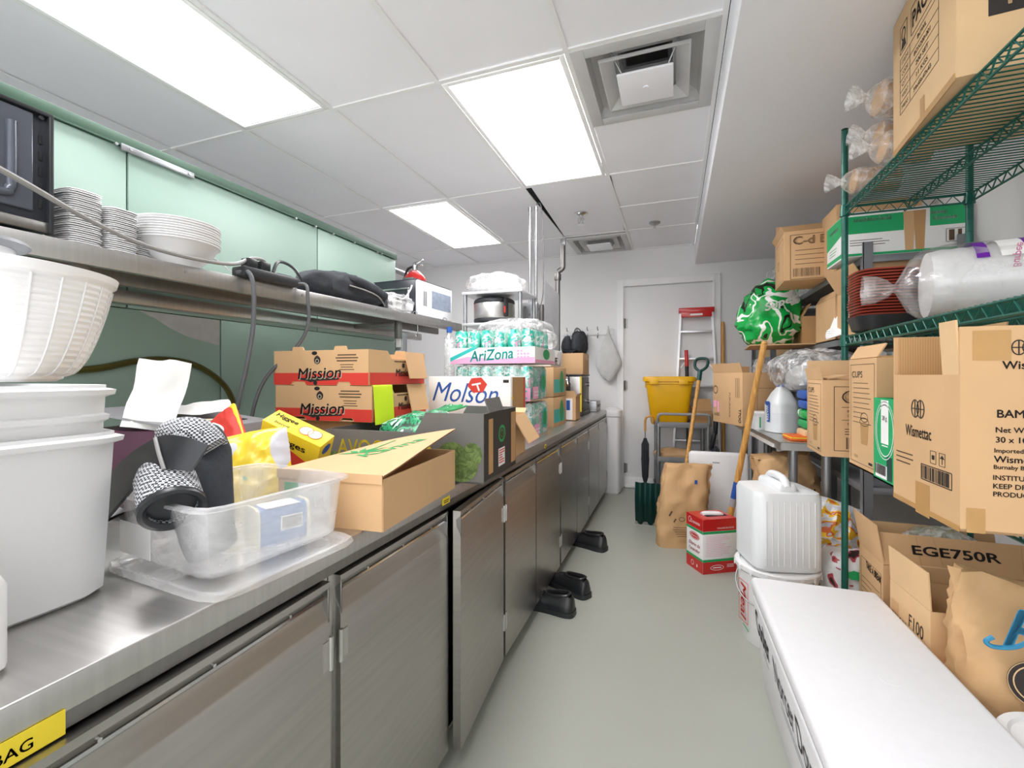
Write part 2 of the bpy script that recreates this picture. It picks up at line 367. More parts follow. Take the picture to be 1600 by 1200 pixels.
# ---------------------------------------------------------------- cartons
def plate(bm, hinge, along, out, length, th=.004):
    """thin board: hinge centre, unit*width along, unit out direction"""
    a, d = Vector(along), Vector(out).normalized(); n = a.cross(d).normalized()*th; p = Vector(hinge)
    t = bmesh.new()
    q = [p-a/2, p+a/2, p+a/2*.985+d*length, p-a/2*.985+d*length]
    va = [t.verts.new(v-n/2) for v in q]; vb = [t.verts.new(v+n/2) for v in q]
    t.faces.new(va[::-1]); t.faces.new(vb)
    for i in range(4): t.faces.new((va[i], va[(i+1) % 4], vb[(i+1) % 4], vb[i]))
    bmesh.ops.recalc_face_normals(t, faces=t.faces[:]); join(bm, t); return bm
def carton(name, label, loc, s, rz=0, m='kraft', open_top=False, flaps=None, group=None, tape=True, seam=True, cat='box', cut=0, rot=None):
    wv, d, h = s; o = thing(name, label, cat, loc, rz, group, rot); th = .005
    bm = bmnew()
    if open_top:
        box(bm, (0, 0, th/2), (wv, d, th))
        box(bm, (0, -d/2+th/2, h/2), (wv, th, h)); box(bm, (0, d/2-th/2, h/2), (wv, th, h))
        box(bm, (-wv/2+th/2, 0, (h-cut)/2), (th, d-2*th, h-cut)); box(bm, (wv/2-th/2, 0, h/2), (th, d-2*th, h))
    else: box(bm, (0, 0, h/2-.001), s, bev=.003)
    obj('body', bm, m, o, smooth=30)
    if not open_top and seam:
        for sg in (-1, 1):
            b = bmnew(); box(b, (0, sg*d/4, h), (wv-.004, d/2-.0025, .003)); obj('flap', b, m, o, smooth=None)
        if tape:
            b = bmnew(); box(b, (0, 0, h+.002), (wv, .05, .0008)); box(b, (-wv/2-.0004, 0, h-.03), (.0008, .05, .062)); box(b, (wv/2+.0004, 0, h-.03), (.0008, .05, .062))
            obj('packing_tape', b, 'tape', o, smooth=None)
    for side, (ln, ang) in (flaps or {}).items():
        a = math.radians(ang)           # 0 = closed over the box, 90 = upright, 180 = folded out flat
        sx, sy = {'front': (0, -1), 'back': (0, 1), 'left': (-1, 0), 'right': (1, 0)}[side]
        hg = (sx*(wv/2-th/2), sy*(d/2-th/2), h+.0015)
        out = (-sx*math.cos(a), -sy*math.cos(a), math.sin(a)); along = (wv, 0, 0) if sy else (0, d, 0)
        b = bmnew(); plate(b, hg, along, out, ln); obj('flap', b, m, o, smooth=None)
    return o
# ================================================================ THE ROOM
H = 2.68
XR, YB, XP = 1.3, 5.265, -2.05     # right wall, end wall, green panel wall
b = bmnew(); box(b, (-1.0, 1.6, -.05), (5.0, 7.6, .1)); struct(obj('floor', b, 'floor'))
b = bmnew(); box(b, (-1.0, YB+.05, 1.4), (5.0, .1, 2.9)); wall_back = struct(obj('wall_back', b, 'white_wall'))
b = bmnew(); box(b, (XR+.05, 1.6, 1.4), (.1, 7.4, 2.9)); struct(obj('wall_right', b, 'white_wall'))
b = bmnew(); box(b, (-3.4, 1.6, 1.4), (.1, 7.4, 2.9)); struct(obj('wall_outer', b, 'white_wall'))
# green enamel cold-room wall: framed core with panels, seams and top channel
b = bmnew(); box(b, (XP-.07, .4, 1.085), (.11, 5.19, 2.17)); wl = struct(obj('wall_left', b, 'green_trim'))
ys = [-2.19, -.35, 1.165, 1.56+.55, 3.0]
edges = [(-2.19, -.36), (-.355, 1.165), (1.17, 2.18), (2.185, 3.0)]
for a, c in edges:
    b = bmnew(); box(b, (XP-.008, (a+c)/2, 1.845), (.016, c-a-.003, .63), bev=.0015); obj('panel', b, 'green_wall', wl)
for a, c in [(-2.19, -.1), (-.095, 1.558), (1.562, 3.0)]:
    b = bmnew(); box(b, (XP-.008, (a+c)/2, .763), (.016, c-a-.003, 1.526), bev=.0015); obj('panel', b, 'green_wall', wl)
b = bmnew(); box(b, (XP-.001, .405, 2.185), (.03, 5.19, .045), bev=.004); box(b, (XP+.012, .405, 2.164), (.006, 5.19, .006)); obj('top_channel', b, 'green_trim', wl)
b = bmnew(); box(b, (XP+.012, 1.28, 2.157), (.012, .285, .026), bev=.003); obj('metal_strip', b, 'galv', wl)
b = bmnew()
for y in (1.17, 1.4, 1.12, 2.0, 2.15, 2.3, 2.5, 2.75, 2.8): cyl(b, (XP+.01, y, 2.157), (XP+.022, y, 2.157), .006, 8)
obj('screw', b, 'galv', wl)['kind'] = 'stuff'
b = bmnew(); prism(b, [(1.204, 1.526), (1.553, 1.524), (1.553, 1.404), (1.40, 1.435), (1.33, 1.465), (1.27, 1.50)], 0, .001)
b.transform(Matrix(((0, 0, 1, XP), (1, 0, 0, 0), (0, 1, 0, 0), (0, 0, 0, 1)))); obj('bare_patch', b, mat('scuffed grey patch', 'B9B9B8', .6, 0, .08, 20), wl, smooth=None)
# bulkhead over the right-hand shelving
M['bulk'] = mat('white bulkhead paint', 'F1F1F7', .6, 0, .01, 2)
b = bmnew(); box(b, (.2+.56, 1.6, 2.465+.11), (1.12, 7.33, .22), bev=.003); struct(obj('trim_1', b, 'bulk'))
# ceiling: slab above, tee grid, tiles, lamps, vents
b = bmnew(); box(b, (-1.6, 1.6, 2.95), (3.7, 7.4, .1)); ceil = struct(obj('ceiling', b, 'dark'))
cx = [-3.35, -2.98, -2.35, -1.72, -1.085, -.45, .185]; cy = [-1.99, -.67, .635, 1.94, 3.245, 4.55, YB]
half = 2.592
b = bmnew()
for x in cx[1:]: box(b, (x, 1.64, H+.004), (.022, 7.25, .008))
for y in cy[:-1]: box(b, (-1.58, y, H+.0045), (3.54, .022, .008))
for y in (half, 3.9): box(b, (-.13, y, H+.0045), (.63, .022, .008))
box(b, (-.77, 4.62, H+.0045), (.63, .022, .008))
for y in (YB-.012,): box(b, (-1.58, y, H+.0045), (3.54, .022, .008))
obj('ceiling_grid', b, 'tee', ceil, smooth=None)
def tile(x0, x1, y0, y1, rot=0, name='tile'):
    b = bmnew(); g = .004
    box(b, ((x0+x1)/2, (y0+y1)/2, H+.018), (x1-x0-2*g, y1-y0-2*g, .016), (0, 0, rot), bev=.003, seg=1); return obj(name, b, 'ceil', ceil)
lights = {(2, 2): 0, (4, 3): 1, (2, 4): 1, (4, 1): 1, (1, 0): 0}
lights = {(2, 2): 'tubes', (4, 3): 'lens', (2, 4): 'lens', (4, 1): 'lens', (2, 0): 'tubes'}
for i in range(6):
    for j in range(6):
        x0, x1, y0, y1 = cx[i], cx[i+1], cy[j], cy[j+1]
        if (i, j) in lights: continue
        if (i, j) == (5, 3):
            tile(x0, x1, half, y1); continue
        if (i, j) == (5, 4): tile(x0, x1, y0, 3.9); tile(x0, x1, 3.9, y1); continue
        if (i, j) == (4, 4): tile(x0+.03, x1+.005, y0, 4.55, math.radians(1.9)); continue
        if (i, j) == (4, 5): continue
        tile(x0, x1, y0, y1)
def troffer(x0, x1, y0, y1, kind, label):
    o = thing('ceiling_light', label, 'ceiling light', ((x0+x1)/2, (y0+y1)/2, H), group='recessed ceiling lights')
    W, L = x1-x0-.03, y1-y0-.03
    b = bmnew()
    for s in (-1, 1):
        box(b, (s*(W/2-.012), 0, .004), (.024, L, .012), bev=.003); box(b, (0, s*(L/2-.012), .004), (W-.0485, .024, .0118), bev=.003)
    obj('frame', b, 'reflector', o)
    if kind == 'lens':
        b = bmnew(); box(b, (0, 0, .006), (W-.046, L-.046, .006)); obj('lens', b, 'lens', o, smooth=None)
        b = bmnew(); box(b, (0, 0, .09), (W-.02, L-.02, .004)); obj('housing', b, 'reflector', o, smooth=None)
    else:
        b = bmnew()      # open tray with sloping sides and a middle ridge
        prof = [(-W/2+.02, .004), (-W/2+.09, .075), (-.05, .085), (0, .035), (.05, .085), (W/2-.09, .075), (W/2-.02, .004)]
        for (xa, za), (xb, zb) in zip(prof, prof[1:]):
            vs = [b.verts.new(p) for p in ((xa, -L/2+.02, za), (xb, -L/2+.02, zb), (xb, L/2-.02, zb), (xa, L/2-.02, za))]; b.faces.new(vs)
        for s in (-1, 1): box(b, (0, s*(L/2-.022), .045), (W-.04, .004, .085))
        obj('reflector', b, 'reflector', o, smooth=None)
        for x in (-.2, -.105, .105, .2):
            b = bmnew(); cyl(b, (x, -L/2+.05, .052), (x, L/2-.05, .052), .013, 12); t = obj('tube', b, 'tube', o)
            for s in (-1, 1): b = bmnew(); box(b, (x, s*(L/2-.037), .056), (.024, .024, .045), bev=.004); obj('lampholder', b, 'white', t)
    ld = bpy.data.lights.new('lamp', 'AREA'); ld.shape = 'RECTANGLE'; ld.size = W-.06; ld.size_y = L-.06; ld.energy = LAMP_W['near' if y0 < .5 else 'tubes' if kind == 'tubes' else 'mid' if y0 < 3 else 'far']; ld.spread = math.radians(165); ld.color = (1, .965, 1)
    lo = bpy.data.objects.new('lamp', ld); C.objects.link(lo); lo.parent = o; lo.location = (0, 0, -.004)
    return o
lab = {(2, 2): 'long open ceiling light with bare tubes above the counter nearest the camera', (4, 3): 'big bright lensed ceiling light beside the large dusty vent',
       (2, 4): 'lit ceiling light panel furthest back near the green wall', (4, 1): 'unseen lensed ceiling light added overhead behind the camera', (2, 0): 'unseen open tube ceiling light added behind the camera over the counter'}  # the pair behind the camera is unseen, added to light the near end
for (i, j), k in lights.items(): troffer(cx[i], cx[i+1], cy[j], cy[j+1], k, lab[(i, j)])
def vent(x0, x1, y0, y1, label):
    o = thing('ceiling_vent', label, 'vent', ((x0+x1)/2, (y0+y1)/2, H)); W, L = x1-x0-.02, y1-y0-.02
    b = bmnew()
    for s in (-1, 1):
        box(b, (s*(W/2-.03), 0, .002), (.06, L, .01), bev=.002); box(b, (0, s*(L/2-.03), .002), (W-.1205, .06, .0098), bev=.002)
    obj('frame', b, 'dust', o)
    def sq(prof):
        bb = bmnew(); t = bmesh.new(); R = [[t.verts.new((sx*r*W/.61, sy*r*L/.61, z)) for sx, sy in ((-1, -1), (1, -1), (1, 1), (-1, 1))] for r, z in prof]
        for A, B in zip(R, R[1:]):
            for i in range(4): t.faces.new((A[i], A[(i+1) % 4], B[(i+1) % 4], B[i]))
        join(bb, t); return bb
    obj('throat', sq([(.262, .0), (.235, .055), (.15, .075), (.12, .08), (.12, .16)]), 'dust', o, smooth=None)
    b = bmnew(); box(b, (0, 0, .16), (.2, .2, .004)); obj('duct', b, 'dark', o)
    for s0, z in ((.40, .008), (.25, -.022)):
        b = bmnew(); k = s0/2; t = .035
        if s0 > .3:
            b.free(); b = sq([(.135, z+.03), (.19, z-.006), (.196, z-.004), (.196, z+.006), (.135, z+.042), (.135, z+.03)])
        else: box(b, (0, 0, z), (s0, s0, .012), bev=.004); cyl(b, (0, 0, z-.012), (0, 0, z), .014, 16)
        obj('cone', b, 'dust' if s0 > .3 else 'ceil', o)
    b = bmnew()
    for sx in (-1, 1):
        for sy in (-1, 1): cyl(b, (sx*.1, sy*.1, -.01), (sx*.16, sy*.16, .09), .004, 6)
    obj('bracket', b, 'galv', o); return o
vent(-.45, .185, 1.94, half, 'large square ceiling vent with dusty stepped plates near the bulkhead')
vent(-1.085, -.45, 4.62, YB-.01, 'smaller looking ceiling vent at the far end above the back wall')
o = thing('fire_sprinkler', 'chrome sprinkler hanging from the ceiling tile with the dark gap', 'sprinkler', (-.779, 3.943, H))
b = bmnew(); lathe(b, [(.06, .012), (.06, .0), (.045, -.012), (.025, -.02), (.0, -.02)]); obj('escutcheon', b, 'chrome', o)
b = bmnew(); cyl(b, (0, 0, -.06), (0, 0, -.015), .012, 10); tube(b, [(-.02, 0, -.03), (-.026, 0, -.06), (0, 0, -.085), (.026, 0, -.06), (.02, 0, -.03)], .005, 6); lathe(b, [(.03, -.09), (.03, -.087), (0, -.085)]); obj('deflector', b, 'chrome', o)
o = thing('sprinkler_cover', 'small flat sprinkler plate on the ceiling near the bulkhead', 'sprinkler', (-.18, 4.408, H))
b = bmnew(); lathe(b, [(.05, .012), (.05, .0), (.035, -.01), (0, -.01)]); obj('plate', b, 'galv', o)
b = bmnew(); cyl(b, (0, 0, -.04), (0, 0, -.008), .008, 8); lathe(b, [(.018, -.043), (.018, -.04), (0, -.038)]); obj('deflector', b, 'chrome', o)
# door in the end wall
dr = struct(obj('door_1', box(bmnew(), (-.085, YB-.018, 1.13), (.93, .03, 2.24), bev=.003), 'white_wall'))
b = bmnew()
for x in (-.585, .415): box(b, (x, YB-.02, 1.17), (.075, .045, 2.34), bev=.004); box(b, (x+(.03 if x < 0 else -.03), YB-.035, 1.15), (.012, .05, 2.3))
box(b, (-.085, YB-.02, 2.305), (1.075, .0449, .075), bev=.004); obj('door_frame', b, 'tee', dr)
for z in (.22, 1.15, 1.85):
    b = bmnew(); cyl(b, (-.535, YB-.045, z-.055), (-.535, YB-.045, z+.055), .009, 8); box(b, (-.522, YB-.036, z), (.03, .004, .1)); obj('hinge', b, 'steel_dk', dr)
b = bmnew(); box(b, (-.085, YB-.04, .07), (.9, .014, .1), bev=.004); box(b, (-.085, YB-.05, .02), (.9, .03, .03), bev=.004); obj('kick_strip', b, 'tee', dr)
b = bmnew(); box(b, (-2.0, YB-.008, .05), (2.7, .016, .1), bev=.003); struct(obj('baseboard_back', b, 'tee'))
b = bmnew(); box(b, (.88, YB-.008, .05), (.82, .016, .1), bev=.003); struct(obj('baseboard_right', b, 'tee'))

# ================================================================ STAINLESS COUNTER
CZ = .897; FX = -.69
wt = thing('worktop', 'long stainless steel worktop running along the left side', 'counter', (-1.37, 2.3, CZ))
b = bmnew(); box(b, (0, 0, -.022), (1.36, 5.14, .044), bev=.004, seg=3); obj('top', b, 'steel', wt)
b = bmnew(); box(b, (.672, 0, -.0535), (.012, 5.14, .02)); obj('lower_lip', b, 'steel_dk', wt, smooth=None)
Fl = Matrix(((0, 0, 1, .68), (1, 0, 0, 0), (0, 1, 0, -.022), (0, 0, 0, 1)))
for y, wd, z, s in ((.272-2.3-.02, .15, -.036, 'A BAG'), (1.285-2.3, .05, -.02, ''), (2.46-2.3, .03, -.02, '')):
    t = rects(wt, Fl, [(y, z+.006, wd, .03 if s else .022)], 'yellow_ink', 'label_tape', .0012, .0012)
    if s: text(t, Fl, s, y+.02, z+.004, .013, ink='ink', lift=.0022, bold=.01)
    else: rects(t, Fl, [(y, z+.007, wd*.7, .003), (y, z+.001, wd*.6, .003)], 'ink', lift=.002)
def cab_door(o, y0, y1, hinge, ang=0):
    """door leaf as part with top pull channel, skin and two hinges; local y from the unit origin"""
    W = y1-y0-.006; Hh = .765; z0 = .062
    b = bmnew()
    # profile (x out, z): flat skin, then a recessed pull rail along the top
    pts = [(0, 0), (.026, 0), (.026, Hh-.085), (.024, Hh-.075), (.012, Hh-.05), (.010, Hh-.028), (.022, Hh-.018), (.026, Hh-.012), (.026, Hh), (0, Hh)]
    yy = -W if hinge == 'far' else 0
    prism(b, [(p[0], p[1]) for p in pts], yy, yy+W, Matrix(((1, 0, 0, 0), (0, 0, 1, 0), (0, 1, 0, 0), (0, 0, 0, 1))))
    hy = y1-.003 if hinge == 'far' else y0+.003
    d = obj('door', b, 'steel_door', o, (.012, hy, z0), (0, 0, math.radians(-ang if hinge == 'near' else ang)), smooth=25)
    b = bmnew(); sy = -1 if hinge == 'far' else 1
    for k in (0.0,):
        tube(b, [(.019, yy+.012, Hh-.03), (.019, yy+W-.012, Hh-.03)], .0045, 6, 0)
        for f_ in (.2, .5, .8): cyl(b, (.018, yy+W*f_-.006, Hh-.02), (.0268, yy+W*f_-.006, Hh-.02), .003, 6)
    obj('pull_rail', b, 'chrome', d)
    for s in (0.004, W-.004): b = bmnew(); box(b, (.013, yy+s, Hh-.047), (.026, .005, .075), bev=.001, seg=1); obj('pull_end', b, 'steel_dk', d)
    for z in (.12, .58):
        b = bmnew(); cyl(b, (.028, 0, z), (.028, 0, z+.07), .005, 8); box(b, (.027, sy*.012, z+.035), (.002, .02, .06)); obj('hinge', b, 'steel', d)
    return d
seams = [[(-.27, .24, 'near'), (.255, .765, 'far')], [(.79, 1.29, 'near'), (1.292, 1.782, 'far')], [(1.80, 2.255, 'near'), (2.26, 2.775, 'far')], [(2.80, 3.30, 'near'), (3.305, 3.77, 'far')], [(3.79, 4.30, 'near'), (4.305, 4.83, 'far')]]
cl = ['stainless base cabinet nearest the camera at the left', 'stainless base cabinet second from camera with one door standing ajar', 'stainless base cabinet in the middle of the row above the pair of clogs',
      'stainless base cabinet next to the single black clog', 'stainless base cabinet at the far end beside the white bin']
for u, dd in enumerate(seams):
    y0, y1 = dd[0][0], dd[-1][1]; yc = (y0+y1)/2
    o = thing('base_cabinet', cl[u], 'cabinet', (FX-.03, yc, 0), group='stainless base cabinets')
    L = y1-y0+.02
    b = bmnew(); D = 1.28
    box(b, (-D/2, -L/2+.01, .44), (D, .012, .77)); box(b, (-D/2, L/2-.01, .44), (D, .012, .77)); box(b, (-D/2, 0, .07), (D, L-.02, .01))
    box(b, (-D+.005, 0, .44), (.01, L-.02, .77)); box(b, (-.03, 0, .815), (.06, L-.02, .018)); obj('carcass', b, 'steel_dk', o, smooth=None)
    for s in (-1, 1):
        b = bmnew(); box(b, (.006, s*(L/2-.008), .45), (.024, .018, .765), bev=.002); obj('stile', b, 'steel', o)
    for x in (-.05, -D+.05):
        for s in (-1, 1):
            b = bmnew(); cyl(b, (x, s*(L/2-.08), 0), (x, s*(L/2-.08), .068), .022, 12, .026); obj('leg', b, 'steel_dk', o)
    for k, (a, c, hg) in enumerate(dd):
        cab_door(o, a-yc, c-yc, hg, 4.5 if (u == 1 and k == 1) else (1.2 if (u, k) == (0, 1) else 0))
# ================================================================ WALL SHELF
SZ = 1.648
sh = thing('wall_shelf', 'long stainless wall shelf with a turned down front lip on the green wall', 'shelf', (-1.60, 1.75, SZ), -3.2)
b = bmnew(); box(b, (-.22, 0, -.003), (.42, 2.7*1, .006)); obj('board', b, 'steel', sh, smooth=None)
sh.location = (-1.585, 1.72, SZ)
b = bmnew(); box(b, (0, 0, -.03), (.004, 2.7, .06), bev=.0015); box(b, (-.012, 0, -.058), (.024, 2.7, .003)); obj('front_lip', b, 'steel', sh)
b = bmnew(); box(b, (-.22, 0, -.045), (.03, 2.7, .05), bev=.004); obj('mid_channel', b, 'steel_dk', sh)
b = bmnew(); box(b, (-.385, 0, -.085), (.05, 2.7, .05), bev=.004); obj('wall_rail', b, 'steel', sh)
for y in (-1.2, -.62, -.12, .38, .9, 1.25):
    b = bmnew(); cyl(b, (.001, y, -.022), (.006, y, -.022), .005, 8); obj('screw', b, 'galv', sh)
for y in (-.9, .62):
    b = bmnew(); box(b, (-.03, y, -.11), (.03, .04, .105), bev=.003); box(b, (-.2, y, -.075), (.34, .03, .03), bev=.003); obj('bracket', b, 'steel_dk', sh)
o = thing('outlet_box', 'narrow metal outlet box hanging under the shelf behind the stacked produce boxes', 'outlet', (-1.60, 2.40, 1.325))
b = bmnew(); box(b, (0, 0, .1), (.055, .055, .2), bev=.005); obj('housing', b, 'galv', o)
b = bmnew(); box(b, (0, -.029, .14), (.034, .004, .06), bev=.001); box(b, (0, -.029, .06), (.034, .004, .06), bev=.001); obj('socket', b, 'white', o)
b = bmnew(); cyl(b, (-.02, 0, .2), (-.02, 0, .262), .008, 8); obj('stem', b, 'galv', o)
for i, (y, l) in enumerate(((2.52, 'wire S hook on the shelf lip nearer the outlet box'), (2.88, 'wire S hook on the shelf lip below the white microwave'))):
    o = thing('wire_hook', l, 'hook', (-1.57+.02*i, y, 1.66))
    b = bmnew(); tube(b, [(-.03, 0, -.06), (-.02, 0, .005), (0, 0, .012), (.012, 0, -.01), (.014, 0, -.12), (0, .01, -.15), (-.012, .01, -.125)], .003, 6); obj('wire', b, 'galv', o)
# toaster oven back at the left
o = thing('microwave_oven', 'black metal oven on the near end of the wall shelf beside clear lids', 'oven', (-1.845, .50, SZ+.012))
S = (.36, .52, .335)
b = bmnew(); box(b, (0, 0, S[2]/2), S, bev=.012, seg=3); obj('casing', b, 'mw_black', o)
F = face(o, 'right', S)
b = bmnew()
for x0, y0, a, c in ((.0, .02, .44, .27),): box(b, (x0, y0, .001), (a, c, .012), bev=.005, seg=3)
b.transform(F); obj('embossed_panel', b, 'mw_panel', o)
b = bmnew(); tube(b, [(-.1, -.085, .006), (.14, -.085, .006), (.17, -.07, .006), (.175, -.04, .006), (.175, .11, .006)], .012, 10, 4); b.transform(F); obj('pressed_rib', b, 'mw_panel', o)
for k in range(5):
    b = bmnew(); box(b, (.236, .09-.045*k, .001), (.008, .026, .004), bev=.0015); b.transform(F); obj('vent_slot', b, 'dark', o)
b = bmnew(); box(b, (0, -.153, .003), (.52, .03, .012), bev=.004); b.transform(F); obj('base_rail', b, 'steel_dk', o)
for x in (-.2, .235):
    for y in (-.14, .15):
        b = bmnew(); cyl(b, (x, y, 0), (x, y, .008), .006, 8); b.transform(F); obj('screw', b, 'black', o)
b = bmnew(); box(b, (S[0]/2, S[1]/2-.006, .165), (.03, .012, .335), bev=.004); box(b, (S[0]/2, 0, .33), (.03, .52, .012), bev=.004); obj('edge_trim', b, 'black', o)
for sx in (-1, 1):
    for sy in (-1, 1):
        b = bmnew(); cyl(b, (sx*.13, sy*.2, -.012), (sx*.13, sy*.2, .004), .015, 10); obj('foot', b, 'rubber', o)
# clear lids in three stacks
b = bmnew()
prof = [(.02, 0), (.060, 0), (.064, .004), (.072, .0045), (.074, .002)]
lathe(b, prof, n=24, pw=5, sx=1.0, sy=.62); lid0 = obj('clear_lid', b, 'white', smooth=30)
lid0.location = (-1.74, .845, SZ)
for (x, y, n, nm) in ((-1.74, .845, 27, 'tallest lid stack right beside the black oven'), (-1.735, .94, 23, 'middle lid stack on the wall shelf'), (-1.79, 1.015, 19, 'lowest lid stack tucked behind the white bowls')):
    for k in range(n):
        c = lid0 if (k == 0 and n == 27) else lid0.copy()
        if c is not lid0: C.objects.link(c)
        c.location = (x+.002*math.sin(k*2.1), y+.002*math.cos(k*1.7), SZ+.001+.0063*k)
        tag(c, 'clear plastic lid in the '+nm, 'lid', 'clear lids stacked on the shelf')
# white bowls
b = bmnew(); lathe(b, [(.0, .0), (.055, 0), (.062, .008), (.105, .05), (.125, .085), (.134, .09), (.134, .093), (.123, .09), (.102, .054), (.058, .013), (0, .006)], n=40); bw0 = obj('white_bowl', b, 'white')
for k in range(9):
    c = bw0 if k == 0 else bw0.copy()
    if k: C.objects.link(c)
    c.location = (-1.725+.002*math.sin(k*2), 1.145, SZ+.001+.0088*k)
    tag(c, 'white plastic bowl nested in the stack on the wall shelf', 'bowl', 'white bowls nested on the shelf')
# cables, power strip, adaptor
o = thing('power_strip', 'black power strip overhanging the edge of the wall shelf', 'power strip', (-1.61, 1.43, SZ+.001), -3)
b = bmnew(); box(b, (0, 0, .022), (.075, .26, .042), bev=.008); obj('housing', b, 'black', o)
for k, y in enumerate((-.08, -.02)):
    b = bmnew(); box(b, (0, y, .062), (.045, .045, .04), bev=.006); obj('plug', b, 'rubber', o)
b = bmnew(); box(b, (0, .07, .045), (.045, .07, .006), bev=.002); obj('socket_face', b, 'mw_black', o)
def cord(name, pts, r, m, label, cat='cable', sm=8):
    o = obj(name, tube(bmnew(), pts, r, 8, sm), m); tag(o, label, cat); return o
cord('power_cable', [(-1.40, .28, 1.80), (-1.5, .60, 1.745), (-1.555, .79, 1.70), (-1.575, .95, 1.672), (-1.59, 1.12, 1.672), (-1.60, 1.27, 1.69), (-1.61, 1.35, 1.73), (-1.61, 1.41, 1.74), (-1.61, 1.43, 1.712)], .0075, 'cable_lt', 'long light grey cable sagging across the front of the wall shelf')
cord('extension_cable', [(-1.62, 1.30, 1.665), (-1.575, 1.315, 1.665), (-1.562, 1.325, 1.60), (-1.565, 1.325, 1.45), (-1.58, 1.31, 1.30), (-1.60, 1.285, 1.13), (-1.62, 1.29, 1.0), (-1.66, 1.4, .91)], .009, 'cable', 'dark cord hanging from the near end of the power strip')
cord('extension_cable', [(-1.60, 1.575, 1.67), (-1.558, 1.59, 1.665), (-1.548, 1.59, 1.60), (-1.55, 1.595, 1.50), (-1.58, 1.57, 1.40), (-1.67, 1.47, 1.24), (-1.69, 1.42, 1.05), (-1.69, 1.45, .912)], .008, 'cable', 'dark cord hanging from the far end of the power strip')
cord('power_cable', [(-1.61, 1.46, 1.70), (-1.62, 1.50, 1.755), (-1.64, 1.60, 1.75), (-1.66, 1.68, 1.69), (-1.70, 1.78, 1.66), (-1.72, 1.83, 1.66)], .007, 'rubber', 'black cable arching from the power strip to the cream adaptor')
cord('thin_cable', [(-1.72, 1.16, 1.73), (-1.69, 1.25, 1.72), (-1.66, 1.33, 1.665), (-1.63, 1.36, 1.69), (-1.60, 1.36, 1.72)], .003, 'white', 'thin white cable between the white bowls and the power strip')
o = thing('power_adaptor', 'cream power adaptor standing on the shelf behind the black folded garment', 'adaptor', (-1.76, 1.86, SZ))
b = bmnew(); box(b, (0, 0, .055), (.05, .075, .11), (0, .12, 0), bev=.012, seg=3); obj('housing', b, 'cream', o)
b = bmnew(); box(b, (.005, -.05, .05), (.03, .035, .09), bev=.006); obj('plug', b, 'black', o)
o = thing('notepad', 'small stack of white papers lying on the shelf behind the power strip', 'papers', (-1.80, 1.70, SZ), 8)
for k in range(3):
    b = bmnew(); box(b, (.004*k, .003*k, .006+.012*k), (.14, .15, .011), (0, 0, .05*k)); obj('sheet', b, 'paper', o, smooth=None)
# black folded garment
o = thing('folded_trousers', 'black folded garment with grey piping draped on the wall shelf', 'clothing', (-1.68, 1.96, SZ+.001), 87)
b = bmnew(); blob(b, (.54, .21, .125), .75, 52, 24, .03, 7, 3, fn=lambda p: (p.x, p.y, p.z*(1.15-.9*max(0, p.x)-.2*abs(p.x)))); obj('body', b, 'black_cloth', o)
b = bmnew(); blob(b, (.36, .15, .055), .7, 40, 16, .012, 12, 5, c=(.12, -.05, .07), rot=(.15, .12, .15)); obj('trouser_leg', b, 'black_cloth', o)
b = bmnew(); tube(b, [(-.06, -.11, .075), (.05, -.125, .065), (.16, -.115, .05), (.27, -.07, .02)], .004, 6); obj('piping', b, 'cable_lt', o)
b = bmnew(); lathe(b, [(.055, 0), (.06, .03), (.052, .06), (.045, .06), (.045, 0)], c=(.27, -.03, .03), rot=(.2, 1.1, .3), sy=.55); obj('cuff', b, 'black_cloth', o)
# white microwave + clear bag with white cable
o = thing('microwave_oven', 'white fronted microwave with dark side at the far end of the wall shelf', 'microwave', (-1.76, 2.80, SZ+.012), -3)
S = (.34, .44, .235)
b = bmnew(); box(b, (0, 0, S[2]/2), S, bev=.006); obj('casing', b, 'mw_black', o)
b = bmnew(); box(b, (S[0]/2+.006, 0, S[2]/2), (.02, .44, .23), bev=.006); fr = obj('front_panel', b, 'mw_white', o)
b = bmnew(); box(b, (S[0]/2+.017, .07, .125), (.002, .25, .12)); obj('window', b, mat('grey mesh window', '8A94A4', .3, 0, .15, 40), o, smooth=None)
rects(o, face(o, 'right', S), [(-.155+.012*k, -.0, .005, .10) for k in range(4)], 'mw_black', lift=.0175)
b = bmnew(); box(b, (0, 0, S[2]+.002), (.352, .44, .006), bev=.002); obj('top_edge', b, 'mw_black', o)
b = bmnew(); F = face(o, 'front', S)
tube(b, [(-.12, .06, .004), (.1, .06, .004), (.115, .045, .004), (.115, -.01, .004)], .007, 8, 4); b.transform(F); obj('emboss', b, 'chrome', o)
for sx in (-1, 1):
    for sy in (-1, 1):
        b = bmnew(); cyl(b, (sx*.12, sy*.16, -.012), (sx*.12, sy*.16, .002), .014, 10); obj('foot', b, 'rubber', o)
o = thing('plastic_bag', 'clear plastic bag holding a coiled white cable beside the white microwave', 'bag', (-1.655, 2.40, SZ+.001), -3)
b = bmnew(); blob(b, (.14, .34, .12), .8, 36, 20, .025, 13, 11); obj('film', b, 'film_milky', o)
b = bmnew(); P = [(.03*math.cos(t*.9), -.02+.085*math.sin(t*.9), .03+.006*t) for t in range(12)]; tube(b, P, .008, 8); obj('cable', b, 'white', o)
b = bmnew(); tube(b, [(.0, -.08, .09), (.02, -.02, .105), (.03, .06, .1), (.035, .12, .16), (.03, .15, .2)], .005, 8); obj('loop', b, 'white', o)
b = bmnew(); box(b, (.045, .1, .05), (.03, .06, .05), bev=.012); obj('plug', b, 'white', o)
